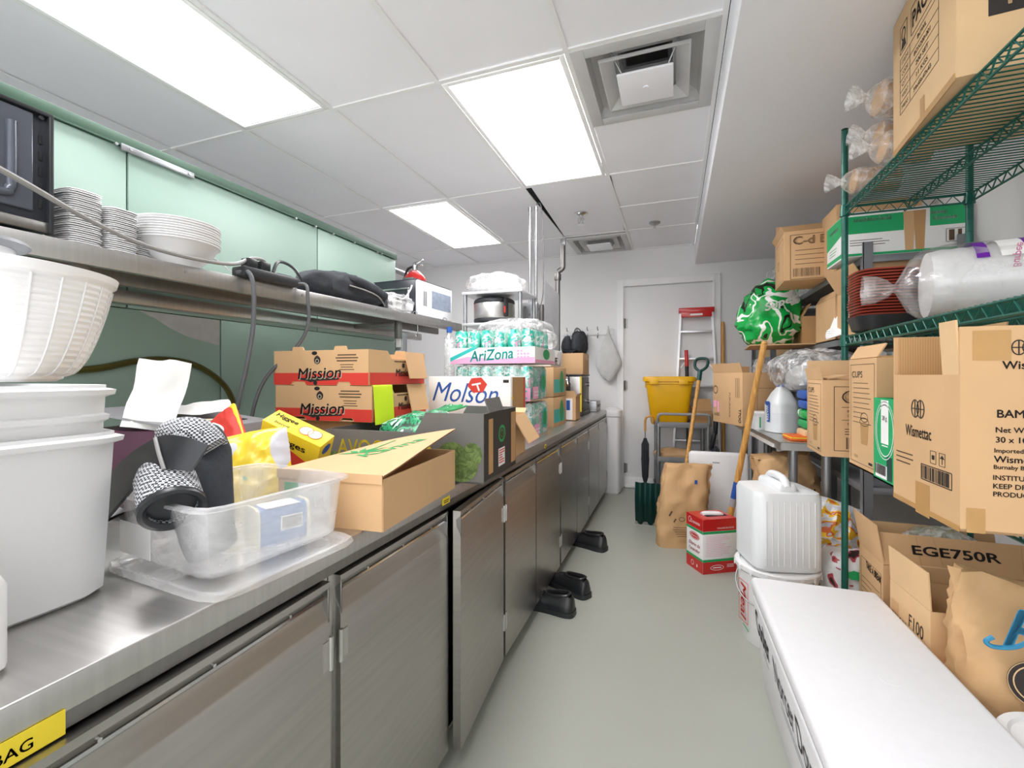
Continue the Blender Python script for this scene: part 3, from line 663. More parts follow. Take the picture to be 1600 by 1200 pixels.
# things on the green wall and beyond its end
cord('rubber_hose', [(-2.034, .95, 1.275), (-2.034, 1.07, 1.289), (-2.034, 1.19, 1.318), (-2.034, 1.30, 1.328), (-2.034, 1.42, 1.31), (-2.034, 1.52, 1.255), (-2.034, 1.59, 1.18), (-2.034, 1.63, 1.07), (-2.0, 1.65, .913)], .013, 'hose', 'olive black rubber hose arching along the green wall', 'hose')
o = thing('fire_extinguisher', 'red fire extinguisher hung beyond the end of the green wall', 'extinguisher', (-2.02, 3.23, 1.80))
b = bmnew(); lathe(b, [(.085, 0), (.095, .02), (.095, .22), (.085, .27), (.05, .31), (.03, .325), (.0, .325)], n=28); obj('cylinder', b, 'red', o)
b = bmnew(); cyl(b, (0, 0, .32), (0, 0, .37), .022, 12); box(b, (.03, 0, .395), (.1, .02, .016), (0, -.3, 0), bev=.004); box(b, (.03, 0, .37), (.1, .02, .012), (0, .1, 0), bev=.004); obj('valve', b, 'chrome', o)
b = bmnew(); tube(b, [(-.02, 0, .36), (-.08, .01, .34), (-.11, .01, .24), (-.11, .01, .1)], .01, 8); obj('hose', b, 'rubber', o)
b = bmnew(); box(b, (-.06, -.17, .2), (.03, .15, .03)); box(b, (0, -.098, .2), (.1, .012, .1)); obj('bracket', b, 'galv', o)
o = obj('conduit_pipe', tube(bmnew(), [(-2.20, 3.0, 2.14), (-2.2, 3.3, 2.14), (-2.2, 3.42, 2.14)], .022, 10, 0), 'galv'); tag(o, 'short grey pipe stub on the end of the green wall above the extinguisher', 'pipe')

# ================================================================ ON THE COUNTER, NEAR END
o = thing('spray_jug', 'white plastic bottle with a printed label at the bottom left corner of the photo', 'bottle', (-.835, .235, CZ))
b = bmnew(); lathe(b, [(.07, 0), (.078, .008), (.078, .105), (.07, .125), (.045, .14), (.022, .145), (.022, .165), (0, .165)], n=40, pw=5, sy=1.05); obj('body', b, 'white', o)
F = Matrix.Translation((.0785, 0, .06)) @ Matrix(((0, 0, 1, 0), (1, 0, 0, 0), (0, 1, 0, 0), (0, 0, 0, 1)))
rects(o, F, [(0, .0, .105, .085)], 'white_card', 'label_sheet', .0008, .001)
rects(o, F, frame_r(0.005, .01, .085, .07, .0012)+lines(.005, .037, .06, 14, .0042, .002, 4), 'ink', lift=.0016)
rects(o, F, [(0.005, -.033, .085, .011)], 'red_ink', lift=.0016)
b = bmnew(); cyl(b, (0, 0, .165), (0, 0, .185), .026, 16); obj('cap', b, 'white', o)
# two nested square buckets
def sq_bucket(name, label, x, y, z, w0, w1, d0, d1, h, lips, hb):
    o = thing(name, label, 'bucket', (x, y, z))
    b = bmnew(); n = 48
    pr = [(w0/2*.96, 0), (w0/2, .008)]+[(w0/2+(w1-w0)/2*k/8, h*k/8) for k in range(1, 9)]
    lathe(b, pr+[(w1/2-.004, h), (w0/2-.004, .01), (0, .008)], n=n, pw=9, sy=d1/w1); obj('body', b, 'white', o)
    for lz, ex in lips:
        b = bmnew(); r = w0/2+(w1-w0)/2*lz/h
        lathe(b, [(r, lz-.012), (r+ex, lz-.008), (r+ex+.002, lz), (r, lz+.003), (r, lz-.012)], n=n, pw=9, sy=d1/w1); obj('rim', b, 'white', o)
    return o
k = sq_bucket('square_bucket', 'large white square bucket with bail handle, outer of the nested pair at left', -1.165, .318, CZ, .55, .58, .36, .375, .27, [(.262, .012)], 0)
b = bmnew(); box(b, (.295, -.09, .25), (.016, .08, .028), bev=.006); obj('ear', b, 'white', k)
b = bmnew(); tube(b, [(.30, -.085, .255), (.317, -.13, .225), (.33, -.21, .16), (.33, -.27, .12)], .009, 10); tube(b, [(.315, -.12, .228), (.321, -.15, .21)], .015, 10, 2); obj('handle', b, 'white', k)
k2 = sq_bucket('square_bucket', 'white square bucket nested inside the outer one under the ribbed white bowl', -1.165, .318, CZ+.03, .525, .56, .35, .36, .318, [(.31, .012), (.268, .006)], 0)
o = thing('ribbed_bowl', 'large white ribbed plastic strainer bowl on top of the square buckets', 'bowl', (-1.30, .47, CZ+.351)); o.scale = (.80, .80, .94)
prf = []
for i in range(34):
    t = i/33; r = .165+.097*(t**.5)+(.0022 if i % 2 else 0); prf.append((r, .012+.205*t))
b = bmnew(); lathe(b, [(.0, 0), (.15, 0), (.163, .006)]+prf+[(.272, .222), (.276, .236), (.266, .238), (.255, .217), (.16, .016), (0, .006)], n=72); obj('shell', b, mat('white ribbed plastic', 'F0F0F0', .3, 0, .02, sss=.15), o, smooth=20)
me = None
for i in range(28):
    a = 2*PI*i/28
    if me is None:
        b = bmnew(); tube(b, [((.165+.097*(t**.5)+.001), 0, .012+.2*t) for t in (0, .04, .12, .25, .45, .7, 1)], .0025, 6, 3); r = obj('rib', b, 'white', o); me = r.data
    else: r = bpy.data.objects.new('rib', me); C.objects.link(r); r.parent = o
    r.rotation_euler = (0, 0, a)
o = thing('lidded_tub', 'white tub with a grey rimmed lid standing inside the ribbed bowl', 'container', (-1.32, .46, CZ+.358))
b = bmnew(); lathe(b, [(.07, 0), (.078, .27), (.0, .27)], n=32); obj('tub', b, 'white', o)
b = bmnew(); lathe(b, [(.078, .262), (.095, .264), (.101, .27), (.096, .278), (.08, .276), (0, .28)], n=40); obj('lid', b, 'grey_metal', o)
# translucent container on its lid
o = thing('tub_lid', 'translucent rectangular lid lying under the clear food tub', 'lid', (-.83, .672, CZ+.001), -5)
b = bmnew(); lathe(b, [(.0, .004), (.155, .004), (.16, .012), (.17, .013), (.173, .003), (.168, .0), (.0, .0)], n=48, pw=9, sy=.92); obj('lid_panel', b, 'trans_box', o, smooth=30)
o = thing('food_tub', 'clear plastic food tub holding a black brace and a blue tin', 'container', (-.857, .69, CZ+.016), -7)
b = bmnew(); lathe(b, [(0, 0), (.137, 0), (.143, .006), (.153, .118), (.165, .12), (.165, .126), (.151, .126), (.140, .008), (0, .003)], n=56, pw=10, sy=.98); obj('shell', b, 'trans_box', o, smooth=30)
rects(o, Matrix.Translation((-.06, -.144, .045)) @ Matrix(((1, 0, 0, 0), (0, 0, -1, 0), (0, 1, 0, 0), (0, 0, 0, 1))) , [(-.02, -.006, .11, .06)], 'white_card', 'label_sheet', .0012, .001)
o = thing('blue_tin', 'blue and cream tin lying on its side in the clear food tub', 'tin', (-.785, .725, CZ+.055), 70)
b = bmnew(); lathe(b, [(.0, -.05), (.034, -.05), (.034, .05), (.0, .05)], n=32, pw=6, sx=1.15, sy=.85, rot=(0, PI/2, 0)); obj('can', b, mat('blue tin print', '2F74B8', .3, .1, .05), o)
for x in (-.05, .05):
    b = bmnew(); lathe(b, [(.034, -.003), (.037, -.003), (.037, .003), (.034, .003)], n=32, pw=6, sx=1.15, sy=.85, rot=(0, PI/2, 0), c=(x, 0, 0)); obj('rim', b, 'cream', o)
b = bmnew(); box(b, (0, 0, .0395), (.07, .05, .001)); obj('label_top', b, 'white_card', o, smooth=None)
rects(o, Matrix.Translation((0, -.0295, 0)) @ Matrix(((1, 0, 0, 0), (0, 0, -1, 0), (0, 1, 0, 0), (0, 0, 0, 1))), [(.015, .005, .045, .03)], 'white_card', lift=.0008)
rects(o, Matrix.Translation((0, -.0295, 0)) @ Matrix(((1, 0, 0, 0), (0, 0, -1, 0), (0, 1, 0, 0), (0, 0, 0, 1))), barcode(.015, .005, .038, .024, 3), 'ink', lift=.0016)
# neoprene brace
o = thing('neoprene_brace', 'black neoprene brace with mesh panels slumped over the clear food tub', 'brace', (-.90, .63, CZ+.02))
def strap(bm, pts, wds, th=.006):
    """flat band: pts centre line, wds half-width vectors"""
    P = smooth_path(pts, 6); W = smooth_path(wds, 6); rg = []
    for i, (p, w_) in enumerate(zip(P, W)):
        d = (P[min(i+1, len(P)-1)]-P[max(i-1, 0)]).normalized(); n = d.cross(w_).normalized()*th/2
        rg.append([p+w_+n, p-w_+n, p-w_-n, p+w_-n])
    loft(bm, rg); return bm
def sleeve(bm, pts, radii, sq=.6):
    P = smooth_path(pts, 6); n = 20; rg = []
    for i, p in enumerate(P):
        t = i/(len(P)-1)*(len(radii)-1); k = min(int(t), len(radii)-2); r = radii[k]+(radii[k+1]-radii[k])*(t-k)
        d = (P[min(i+1, len(P)-1)]-P[max(i-1, 0)]).normalized(); a = d.cross(Vector((0, 0, 1)) if abs(d.z) < .95 else Vector((1, 0, 0))).normalized(); c_ = d.cross(a)
        rg.append([p+a*r*math.cos(2*PI*j/n)+c_*r*sq*math.sin(2*PI*j/n) for j in range(n)])
    loft(bm, rg); return bm
b = bmnew(); sleeve(b, [(-.03, .03, .225), (0, .01, .19), (.03, -.01, .13), (.06, -.02, .06), (.065, -.01, .01)], [.04, .055, .056, .05, .045], .75); obj('body', b, 'black_cloth', o)
b = bmnew(); sleeve(b, [(-.08, .02, .20), (-.05, .005, .224), (.0, 0, .226), (.045, .01, .20)], [.025, .043, .043, .03], .75); obj('mesh_panel', b, 'mesh_fab', o)
ax = Vector((.105, -.05, -.055)); rq = ax.to_track_quat('Z', 'Y').to_euler()
b = bmnew(); lathe(b, [(.030, 0), (.040, .004), (.047, .03), (.048, .09), (.046, .115), (.036, .116), (.036, .01)], c=(-.005, -.055, .165), rot=rq, n=30, sy=.85); obj('mesh_roll', b, 'mesh_fab', o)
b = bmnew(); lathe(b, [(.047, .108), (.050, .112), (.049, .122), (.042, .124), (.036, .118), (.036, .06), (0, .058)], c=(-.005, -.055, .165), rot=rq, n=30, sy=.85); obj('roll_binding', b, 'rubber', o)
b = bmnew(); strap(b, [(.10, -.06, .195), (.055, -.075, .205), (0, -.08, .195), (-.073, -.085, .145), (-.135, -.08, .085), (-.138, -.06, .062), (-.09, -.045, .06), (-.02, -.05, .075), (.05, -.045, .105)], [(.006, .012, .022), (.004, .012, .028), (-.006, .012, .031), (-.022, .006, .026), (-.022, .012, .02), (-.012, .03, .0), (0, .02, -.022), (.004, .012, -.028), (.006, .01, -.025)]); obj('strap', b, 'rubber', o)
b = bmnew(); tube(b, [(.0, -.072, .228), (.03, -.085, .205), (.055, -.092, .178)], .0035, 6); obj('seam', b, 'cable_lt', o)
# plum box, papers, pen
o = thing('plum_box', 'grey topped plum sided box at the back of the counter under loose papers', 'box', (-1.62, 1.09, CZ), 12)
S = (.42, .34, .19)
b = bmnew(); box(b, (0, 0, .095), S, bev=.003); obj('body', b, 'purple_box', o)
b = bmnew(); box(b, (0, 0, .222), (.43, .35, .006), (0, .14, 0)); box(b, (.215, 0, .175), (.005, .35, .035)); obj('lid', b, 'grey_board', o, smooth=None)
for k, (x, y, z, r) in enumerate(((-1.55, .97, 1.185, .2), (-1.56, 1.10, 1.135, -.35))):
    b = bmnew(); n = 9
    t = bmesh.new(); bmesh.ops.create_grid(t, x_segments=n, y_segments=n, size=.5)
    for v in t.verts:
        p = v.co.copy(); v.co = (p.x*.17, p.y*.22, .03*noise.noise(Vector((p.x*2.2+k, p.y*2.2, 4)))+.05*max(0, p.y)*(1-k))
    join(b, t); p = obj('sheet_of_paper', b, 'paper', None, (x, y, z+.012), (0, .14, r) if k else (1.25, .1, .35), smooth=60)
    tag(p, 'crumpled white sheet of paper lying highest on the plum box' if k == 0 else 'white sheet of paper lying flatter on the plum box beside the pen', 'paper')
o = thing('pen', 'thin pen lying on the grey top of the plum box', 'pen', (-1.43, 1.10, 1.108), 40); b = bmnew(); cyl(b, (-.06, 0, .004), (.05, 0, .004), .004, 8); obj('barrel', b, 'cream', o)
b = bmnew(); cyl(b, (.05, 0, .004), (.07, 0, .004), .0045, 8, .001); obj('tip', b, 'black', o)
# snack bags
def pillow(bm, s, seed, amp=.008):
    nu, nv = 26, 22; t = bmesh.new(); g = {}
    for sd in (1, -1):
        for i in range(nu+1):
            for j in range(nv+1):
                u, v = i/nu*2-1, j/nv*2-1
                k = (max(0, 1-abs(u)**3.2)*max(0, 1-abs(v)**3))**.55
                q = Vector((u*2+seed, v*2.4, sd*1.5))
                dz = s[2]/2*k*sd+amp*noise.noise(q*2.2)*(.3+k)
                if k == 0 and sd == -1: g[(i, j, sd)] = g[(i, j, 1)]; continue
                g[(i, j, sd)] = t.verts.new((u*s[0]/2*(1-.05*v*v), v*s[1]/2*(1-.06*u*u), dz))
    for sd in (1, -1):
        for i in range(nu):
            for j in range(nv):
                f_ = [g[(i, j, sd)], g[(i+1, j, sd)], g[(i+1, j+1, sd)], g[(i, j+1, sd)]]
                try: t.faces.new(f_ if sd == 1 else f_[::-1])
                except ValueError: pass
    join(bm, t); return bm
o = thing('snack_bag', 'crumpled yellow and silver snack bag standing behind the clear food tub', 'bag', (-1.085, .90, CZ+.10), rot=(math.radians(68), math.radians(-12), math.radians(28)))
b = bmnew(); pillow(b, (.23, .23, .085), 2, .010); obj('film', b, 'bag_yel', o)
poly(o, Matrix.Translation((.0, -.035, .037)), ring_pts(0, 0, .022, 7), 'green_ink', 'leaf_print'); poly(o, Matrix.Translation((.02, -.05, .036)), ring_pts(0, 0, .012, 9), 'blue_ink', 'print')
o = thing('snack_bag', 'red and yellow snack bag with white script leaning behind the yellow one', 'bag', (-1.26, .985, CZ+.15), rot=(math.radians(62), math.radians(-38), math.radians(18)))
b = bmnew(); pillow(b, (.13, .27, .05), 7, .006); obj('film', b, 'red_ink', o)
for s in (-1, 1):
    b = bmnew(); box(b, (s*.054, 0, .004), (.018, .25, .012), bev=.004); obj('yellow_edge', b, 'yellow_ink', o)
b = bmnew(); tube(b, [(-.02, -.09, .027), (.015, -.05, .03), (-.015, 0, .03), (.02, .04, .03), (-.01, .09, .024)], .005, 6); obj('white_script', b, 'white_ink', o)
o = thing('biscuit_box', 'yellow biscuit box tipped over behind the snack bags', 'box', (-1.15, 1.12, CZ+.10), rot=(math.radians(22), math.radians(24), math.radians(16)))
S = (.2, .075, .12)
b = bmnew(); box(b, (0, 0, .06), S, bev=.002); obj('carton', b, 'yellow_ink', o)
F = face(o, 'top', S); text(o, F, 'Higgee', -.05, .012, .024, .075, 'ink', .02); text(o, F, 'biscuit', -.045, -.018, .012, .05, 'ink')
for x in (.025, .055): poly(o, F, ring_pts(x, 0, .021), 'cream', 'biscuit_print', lift=.0012 if x < .03 else .0018); ring(o, F, x, 0, .02, .02, .0015, 'red_ink', lift=.0022)
F = face(o, 'front', S); poly(o, F, [(-.09, -.05), (.09, -.05), (.07, -.02), (0, .0), (-.07, -.015)], 'red_ink'); text(o, F, 'Digges', 0, .02, .03, .11, 'ink', .02)
F = face(o, 'right', S); poly(o, F, ring_pts(0, .03, .02, sx=1.1, sy=.8), 'blue_ink'); text(o, F, '180g', .0, -.025, .025, .055, 'ink', .02)
# kraft tray box with green plant print
S = (.29, .43, .122)
kb = thing('kraft_tray_box', 'flat kraft box with green leaf print and half raised lid on the counter edge', 'box', (-.80, 1.085, CZ), 4.5)
b = bmnew(); th = .004
box(b, (0, 0, .002), (S[0], S[1], .004)); box(b, (0, -S[1]/2, S[2]/2), (S[0], th, S[2])); box(b, (0, S[1]/2, S[2]/2), (S[0], th, S[2])); box(b, (-S[0]/2, 0, S[2]/2), (th, S[1], S[2])); box(b, (S[0]/2, 0, S[2]/2), (th, S[1], S[2])); obj('body', b, 'kraft', kb, smooth=None)
lidz = lambda u, v: .126+.062*(max(0, v)**1.5)*(max(0, u)**.8)+.010*math.sin(PI*v)*u
b = bmnew(); t = bmesh.new(); n = 12; vs = {}
for i in range(n+1):
    for j in range(n+1):
        u, v = i/n, j/n
        z = lidz(u, v)
        for k in (0, 1): vs[(i, j, k)] = t.verts.new(((u-.5)*(S[0]+.006), (v-.5)*(S[1]+.004), z+.004*k))
for i in range(n):
    for j in range(n):
        for k in (0, 1): t.faces.new([vs[q] for q in ((i, j, k), (i+1, j, k), (i+1, j+1, k), (i, j+1, k))])
bmesh.ops.recalc_face_normals(t, faces=t.faces[:]); join(b, t)
lid = obj('lid', b, 'kraft', kb, smooth=60)
b = bmnew(); box(b, (0, -S[1]/2-.004, .122), (S[0]+.004, .003, .022)); obj('lid_skirt', b, 'kraft', lid, smooth=None)
Fk = Matrix.Translation((0, .0, .146)) @ Matrix.Rotation(.10, 4, 'X') @ Matrix.Rotation(-.13, 4, 'Y')
def drape(o):
    for v in o.data.vertices: v.co.z = lidz(v.co.x/(S[0]+.006)+.5, v.co.y/(S[1]+.004)+.5)+.0052
Fk = Matrix.Identity(4)
drape(text(kb, Fk, 'Kanna', .03, .03, .055, .20, 'green_ink', .012, 0, 60)); drape(rects(kb, Fk, lines(-.035, .09, .01, 1, 1, .14), 'green_ink'))
for k, a in enumerate((-20, 10, 40, 70, 100, 130)):
    q = math.radians(a+40); drape(poly(kb, Fk, [(-.05, -.02), (-.05+.045*math.cos(q)-.009*math.sin(q), -.02+.045*math.sin(q)+.009*math.cos(q)), (-.05+.085*math.cos(q), -.02+.085*math.sin(q)), (-.05+.045*math.cos(q)+.009*math.sin(q), -.02+.045*math.sin(q)-.009*math.cos(q))], 'green_ink', 'leaf_print'))
F = face(kb, 'front', S); rects(kb, F, [(-.06, .005, .13, .07)], 'white_card', 'label_sheet', .0035, .001); rects(kb, F, [(-.105, .005, .04, .07)], 'green_ink', 'label_block', .0042); rects(kb, F, barcode(-.032, -.005, .045, .032, 5), 'ink', lift=.0042)
rects(kb, F, [(-.072, -.012, .012, .01), (-.068, .0, .01, .014)], 'ink_br', lift=.0042); ring(kb, F, -.038, .027, .005, .005, .001, 'ink', lift=.0044); ring(kb, F, -.02, .027, .005, .005, .001, 'ink', lift=.0044)
# avocado crate
S = (.63, .38, .235)
av = thing('avocado_crate', 'charcoal cardboard avocado tray with fruit print behind the kraft box', 'crate', (-.925, 1.555, CZ), 3)
W2, D2 = S[0]/2, S[1]/2
V = Matrix(((1, 0, 0, 0), (0, 0, 1, 0), (0, 1, 0, 0), (0, 0, 0, 1)))
b = bmnew(); pts = [(-W2, 0), (W2, 0), (W2, .235), (.10, .235), (.06, .165), (-W2, .165)]
prism(b, pts, -D2, -D2+.005, V); obj('front_wall', b, 'charcoal', av, smooth=None)
b = bmnew(); prism(b, pts, D2-.005, D2, V); obj('back_wall', b, 'charcoal', av, smooth=None)
b = bmnew(); box(b, (0, 0, .003), (S[0], S[1], .005)); obj('base', b, 'charcoal', av, smooth=None)
b = bmnew(); box(b, (-W2+.003, 0, .082), (.005, S[1]-.012, .164)); obj('end_wall', b, 'charcoal', av, smooth=None)
b = bmnew(); box(b, (W2-.003, 0, .117), (.006, S[1]-.012, .234)); obj('end_wall', b, 'black_board', av, smooth=None)
b = bmnew(); plate(b, (W2-.003, -.05, .235), (0, .16, 0), (-.35, 0, 1), .05); obj('tab', b, 'charcoal', av, smooth=None)
F = face(av, 'front', (S[0], S[1], S[2]))
text(av, F, 'AVOCADO', -.09, -.015, .058, .34, 'yellow_ink', .008)
for x, y, rx, ry, a in ((.16, -.055, .055, .05, 0), (.235, -.06, .06, .055, 0), (.275, -.02, .035, .04, 0), (.20, -.02, .05, .04, 0), (.12, -.075, .05, .04, 0), (-.27, -.07, .06, .035, 0)):
    poly(av, F, ring_pts(x, y, 1, 22, rx, ry), 'avo', 'fruit_print', .0008+.0002*random.random())
rects(av, F, [(.135, -.05, .03, .11, 35)], 'yellow_ink', lift=.0016)
F = face(av, 'right', S)
rects(av, F, [(-.12, .0, .045, .19)], 'kraft_dk', 'kraft_strip', .0012); rects(av, F, [(.0, -.055, .075, .065)], 'white_card', 'label_sheet', .0012); rects(av, F, lines(0, -.03, .065, 6, .009, .004, 2), 'red_ink', lift=.002)
ring(av, F, .005, .03, .03, .022, .01, 'green_ink'); ring(av, F, .005, .03, .014, .01, .006, 'avo'); rects(av, F, [(.15, 0, .06, .2)], 'kraft_dk', 'kraft_strip', .0012)
o = thing('net_bag', 'green mesh produce bag bulging out of the avocado tray', 'bag', (-.93, 1.58, CZ+.007), 5); b = bmnew(); blob(b, (.36, .28, .20), .8, 40, 22, .03, 11, 21); obj('mesh', b, 'netgreen', o)
# stacked produce boxes with red band
o = carton('plain_carton', 'plain brown carton hidden beneath the two red banded boxes', (-1.455, 1.77, CZ), (.33, .42, .172), 2, 'kraft_dk')
def mission(label, z, rz, dx=0, note=False):
    S = (.49, .44, .147); o = thing('produce_box', label, 'box', (-1.40+dx, 1.73, z), rz, 'red banded produce boxes')
    Wx, Dy, Hh = S; wx, dy = Wx/2, Dy/2
    b = bmnew(); box(b, (0, 0, .003), (Wx, Dy, .005)); obj('base', b, 'kraft', o, smooth=None)
    for s, nm in ((-1, 'front_wall'), (1, 'back_wall')):
        b = bmnew(); p = [(-wx, 0), (-.15, 0), (-.14, .014), (-.09, .014), (-.08, 0), (.09, 0), (.10, .014), (.15, .014), (.16, 0), (wx, 0), (wx, Hh), (.14, Hh), (.135, Hh+.016), (.08, Hh+.016), (.075, Hh), (-.08, Hh), (-.09, Hh+.016), (-.14, Hh+.016), (-.145, Hh), (-wx, Hh)]
        prism(b, p, s*dy-.003, s*dy+.003, V); obj(nm, b, 'kraft', o, smooth=None)
    b = bmnew(); box(b, (-wx+.003, 0, Hh/2), (.006, Dy-.012, Hh)); obj('end_wall', b, 'kraft', o, smooth=None)
    b = bmnew(); prism(b, [(-dy+.004, 0), (dy-.004, 0), (dy-.004, Hh), (.11, Hh), (.09, Hh-.035), (-.06, Hh-.035), (-.09, Hh), (-dy+.004, Hh)], wx-.006, wx, Matrix(((0, 0, 1, 0), (1, 0, 0, 0), (0, 1, 0, 0), (0, 0, 0, 1)))); obj('end_wall', b, 'kraft', o, smooth=None)
    b = bmnew(); plate(b, (wx+.001, .12, Hh+.002), (0, .16, 0), (.22, 0, -1), .125); fl = obj('flap', b, 'kraft', o, smooth=None)
    F = face(o, 'front', S); lf = .0036
    bnd = [(-wx, -.042), (wx, -.042)]
    poly(o, F, [(-wx, -Hh/2+.001), (-.152, -Hh/2+.001), (-.142, -.0585), (-.088, -.0585), (-.078, -Hh/2+.001), (.088, -Hh/2+.001), (.098, -.0585), (.152, -.0585), (.162, -Hh/2+.001), (wx, -Hh/2+.001), (wx, -.022), (-wx, -.022)], 'red_ink', 'red_band', lf)
    # emblem: outlined lettering with capped figure above it
    poly(o, F, [(-.11, -.05), (-.06, -.056), (-.045, -.062), (-.025, -.056), (.10, -.05), (.10, -.042), (-.11, -.043)], 'ink', 'logo_underline', lf+.0004)
    text(o, F, 'Mission', 0, -.022, .046, .225, 'ink', .012, .15, 2, lf+.0012); text(o, F, 'Mission', .003, -.025, .046, .225, 'cream', .016, .15, 2, lf+.0008)
    poly(o, F, ring_pts(-.01, .032, .017, 18), 'ink', 'emblem', lf+.0006); ring(o, F, -.01, .028, .007, .007, .002, 'cream', lift=lf+.0012); poly(o, F, [(-.028, .032), (.008, .032), (.0, .046), (-.01, .052), (-.02, .046)], 'ink', 'emblem', lf+.0007)
    rects(o, F, lines(.14, .052, .14, 3, .012, .005, 3, False)+lines(.14, .012, .10, 3, .010, .003, 4, False), 'ink_br', lift=lf)
    poly(o, F, ring_pts(.0-.025, Hh/2-.012, .012, 14, 1.2, .7), 'dark', 'hand_slot', lf); poly(o, F, ring_pts(-.02, -Hh/2+.01, .01, 12), 'dark', 'hand_slot', lf+.001)
    F = face(o, 'right', S)
    rects(o, F, [(0, -.046, Dy-.012, .05)], 'red_ink', 'red_band', .0008)
    text(o, F, 'Mission', .03, -.02, .034, .12, 'ink', .03, .12, 0, .0018); poly(o, F, ring_pts(.03, .012, .011), 'ink', 'emblem', .0016); rects(o, F, [(.02, .03, .12, .005)], 'ink_br', lift=.001)
    F2 = Matrix.Translation((wx+.004, .12, Hh)) @ Matrix(((0, .215, .976, 0), (1, 0, 0, 0), (0, -.976, .215, 0), (0, 0, 0, 1)))
    if note: pass
    return o
mission('kraft produce box with red band, lower of the two stacked boxes with a bright note', CZ+.174, 2)
mission('kraft produce box with red band, upper of the two stacked boxes', CZ+.174+.149, 1, -.01)
o = thing('sticky_note', 'fluorescent yellow green sheet hanging on the side of the lower red banded box', 'note', (-1.148, 1.585, CZ+.174)); b = bmnew()
strap(b, [(-.004, 0, .148), (.003, 0, .145), (.008, 0, .09), (.012, 0, .03), (.014, 0, -.01)], [(0, .065, 0)]*5, .0015); obj('sheet', b, 'chartreuse', o)
# small open carton behind the avocado tray
o = carton('open_carton', 'open kraft carton with a big flap hanging over the counter edge', (-.80, 1.93, CZ), (.27, .21, .185), 4, 'kraft', True, {'right': (.135, 238), 'front': (.05, 170), 'back': (.04, 150)})
rects(o, face(o, 'front', (.27, .21, .185)), lines(.02, .07, .1, 2, .02, .008, 8), 'ink')
o = thing('scallion_bundle', 'bundle of green onions poking out of a small kraft tray', 'vegetable', (-1.0, 1.90, CZ+.175)); 
for k in range(9):
    b = bmnew(); x = -.06+.011*k; tube(b, [(x, -.09, .02+.004*(k % 3)), (x+.004, 0, .03), (x+.012*(k % 3-1), .1, .04+.004*(k % 2))], .005, 6, 3); obj('stalk', b, 'green_ink' if k % 3 else 'netgreen', o)
o = carton('open_carton', 'low kraft tray under the green onions between crate and white beer case', (-1.045, 1.90, CZ), (.19, .22, .175), 0, 'kraft', False, None, tape=False)
# white beer case
S = (.46, .25, .36)
o = carton('drinks_case', 'white drinks case with blue script and red hexagon', (-1.0, 2.225, CZ), S, 1, 'white_card', False, None, tape=False, seam=False)
F = face(o, 'front', S); text(o, F, 'Molson', -.02, .095, .10, .37, 'blue_ink', .0, .35, -2, name='script')
poly(o, F, [(.05+.055*math.cos(PI/3*k+.1), .135+.043*math.sin(PI/3*k+.1)) for k in range(6)], 'red_ink', 'hexagon', .0014); rects(o, F, [(.045, .14, .05, .009, 10), (.055, .122, .009, .035, 20)], 'white_ink', lift=.002)
rects(o, F, [(.205, .155, .03, .015)], 'ink')
F = face(o, 'right', S); rects(o, F, [(.0, 0, .2, .35)], 'kraft_dk', 'side_print'); rects(o, F, [(.1, 0, .03, .35)], 'red_ink', 'side_print', .001)
rects(o, F, [(-.10, -.08+.05*k, .02, .012) for k in range(4)], 'yellow_ink', lift=.001)
# ================================================================ ON THE COUNTER, FAR HALF
def can_mat():
    m = patch_mat('teal pink can print', ['28B59E', '5CCFBC', '7ED8C8', 'E9EEEA', '35BBA5', 'EBA6C6'], 16, .25, .6)
    m.node_tree.nodes['Principled BSDF'].inputs['Metallic'].default_value = .25; return m
M['can'] = can_mat()
b = bmnew(); lathe(b, [(.0, .004), (.03, .004), (.034, 0), (.0405, .012), (.0405, .175), (.034, .19), (.034, .193), (.031, .19), (0, .188)], n=18); 
cn = obj('can', b, 'can'); can_me = cn.data; bpy.data.objects.remove(cn)
b = bmnew(); lathe(b, [(.031, .186), (.0345, .193), (.0345, .1955), (.030, .191), (0, .1895)], n=18); cn = obj('can_top', b, 'chrome'); top_me = cn.data; bpy.data.objects.remove(cn)
def cans(o, xs, ys, z):
    for x in xs:
        for y in ys:
            c = bpy.data.objects.new('can', can_me); C.objects.link(c); c.parent = o; c.location = (x, y, z); c.rotation_euler = (0, 0, (x*37+y*91) % 6)
            t = bpy.data.objects.new('can_top', top_me); C.objects.link(t); t.parent = c
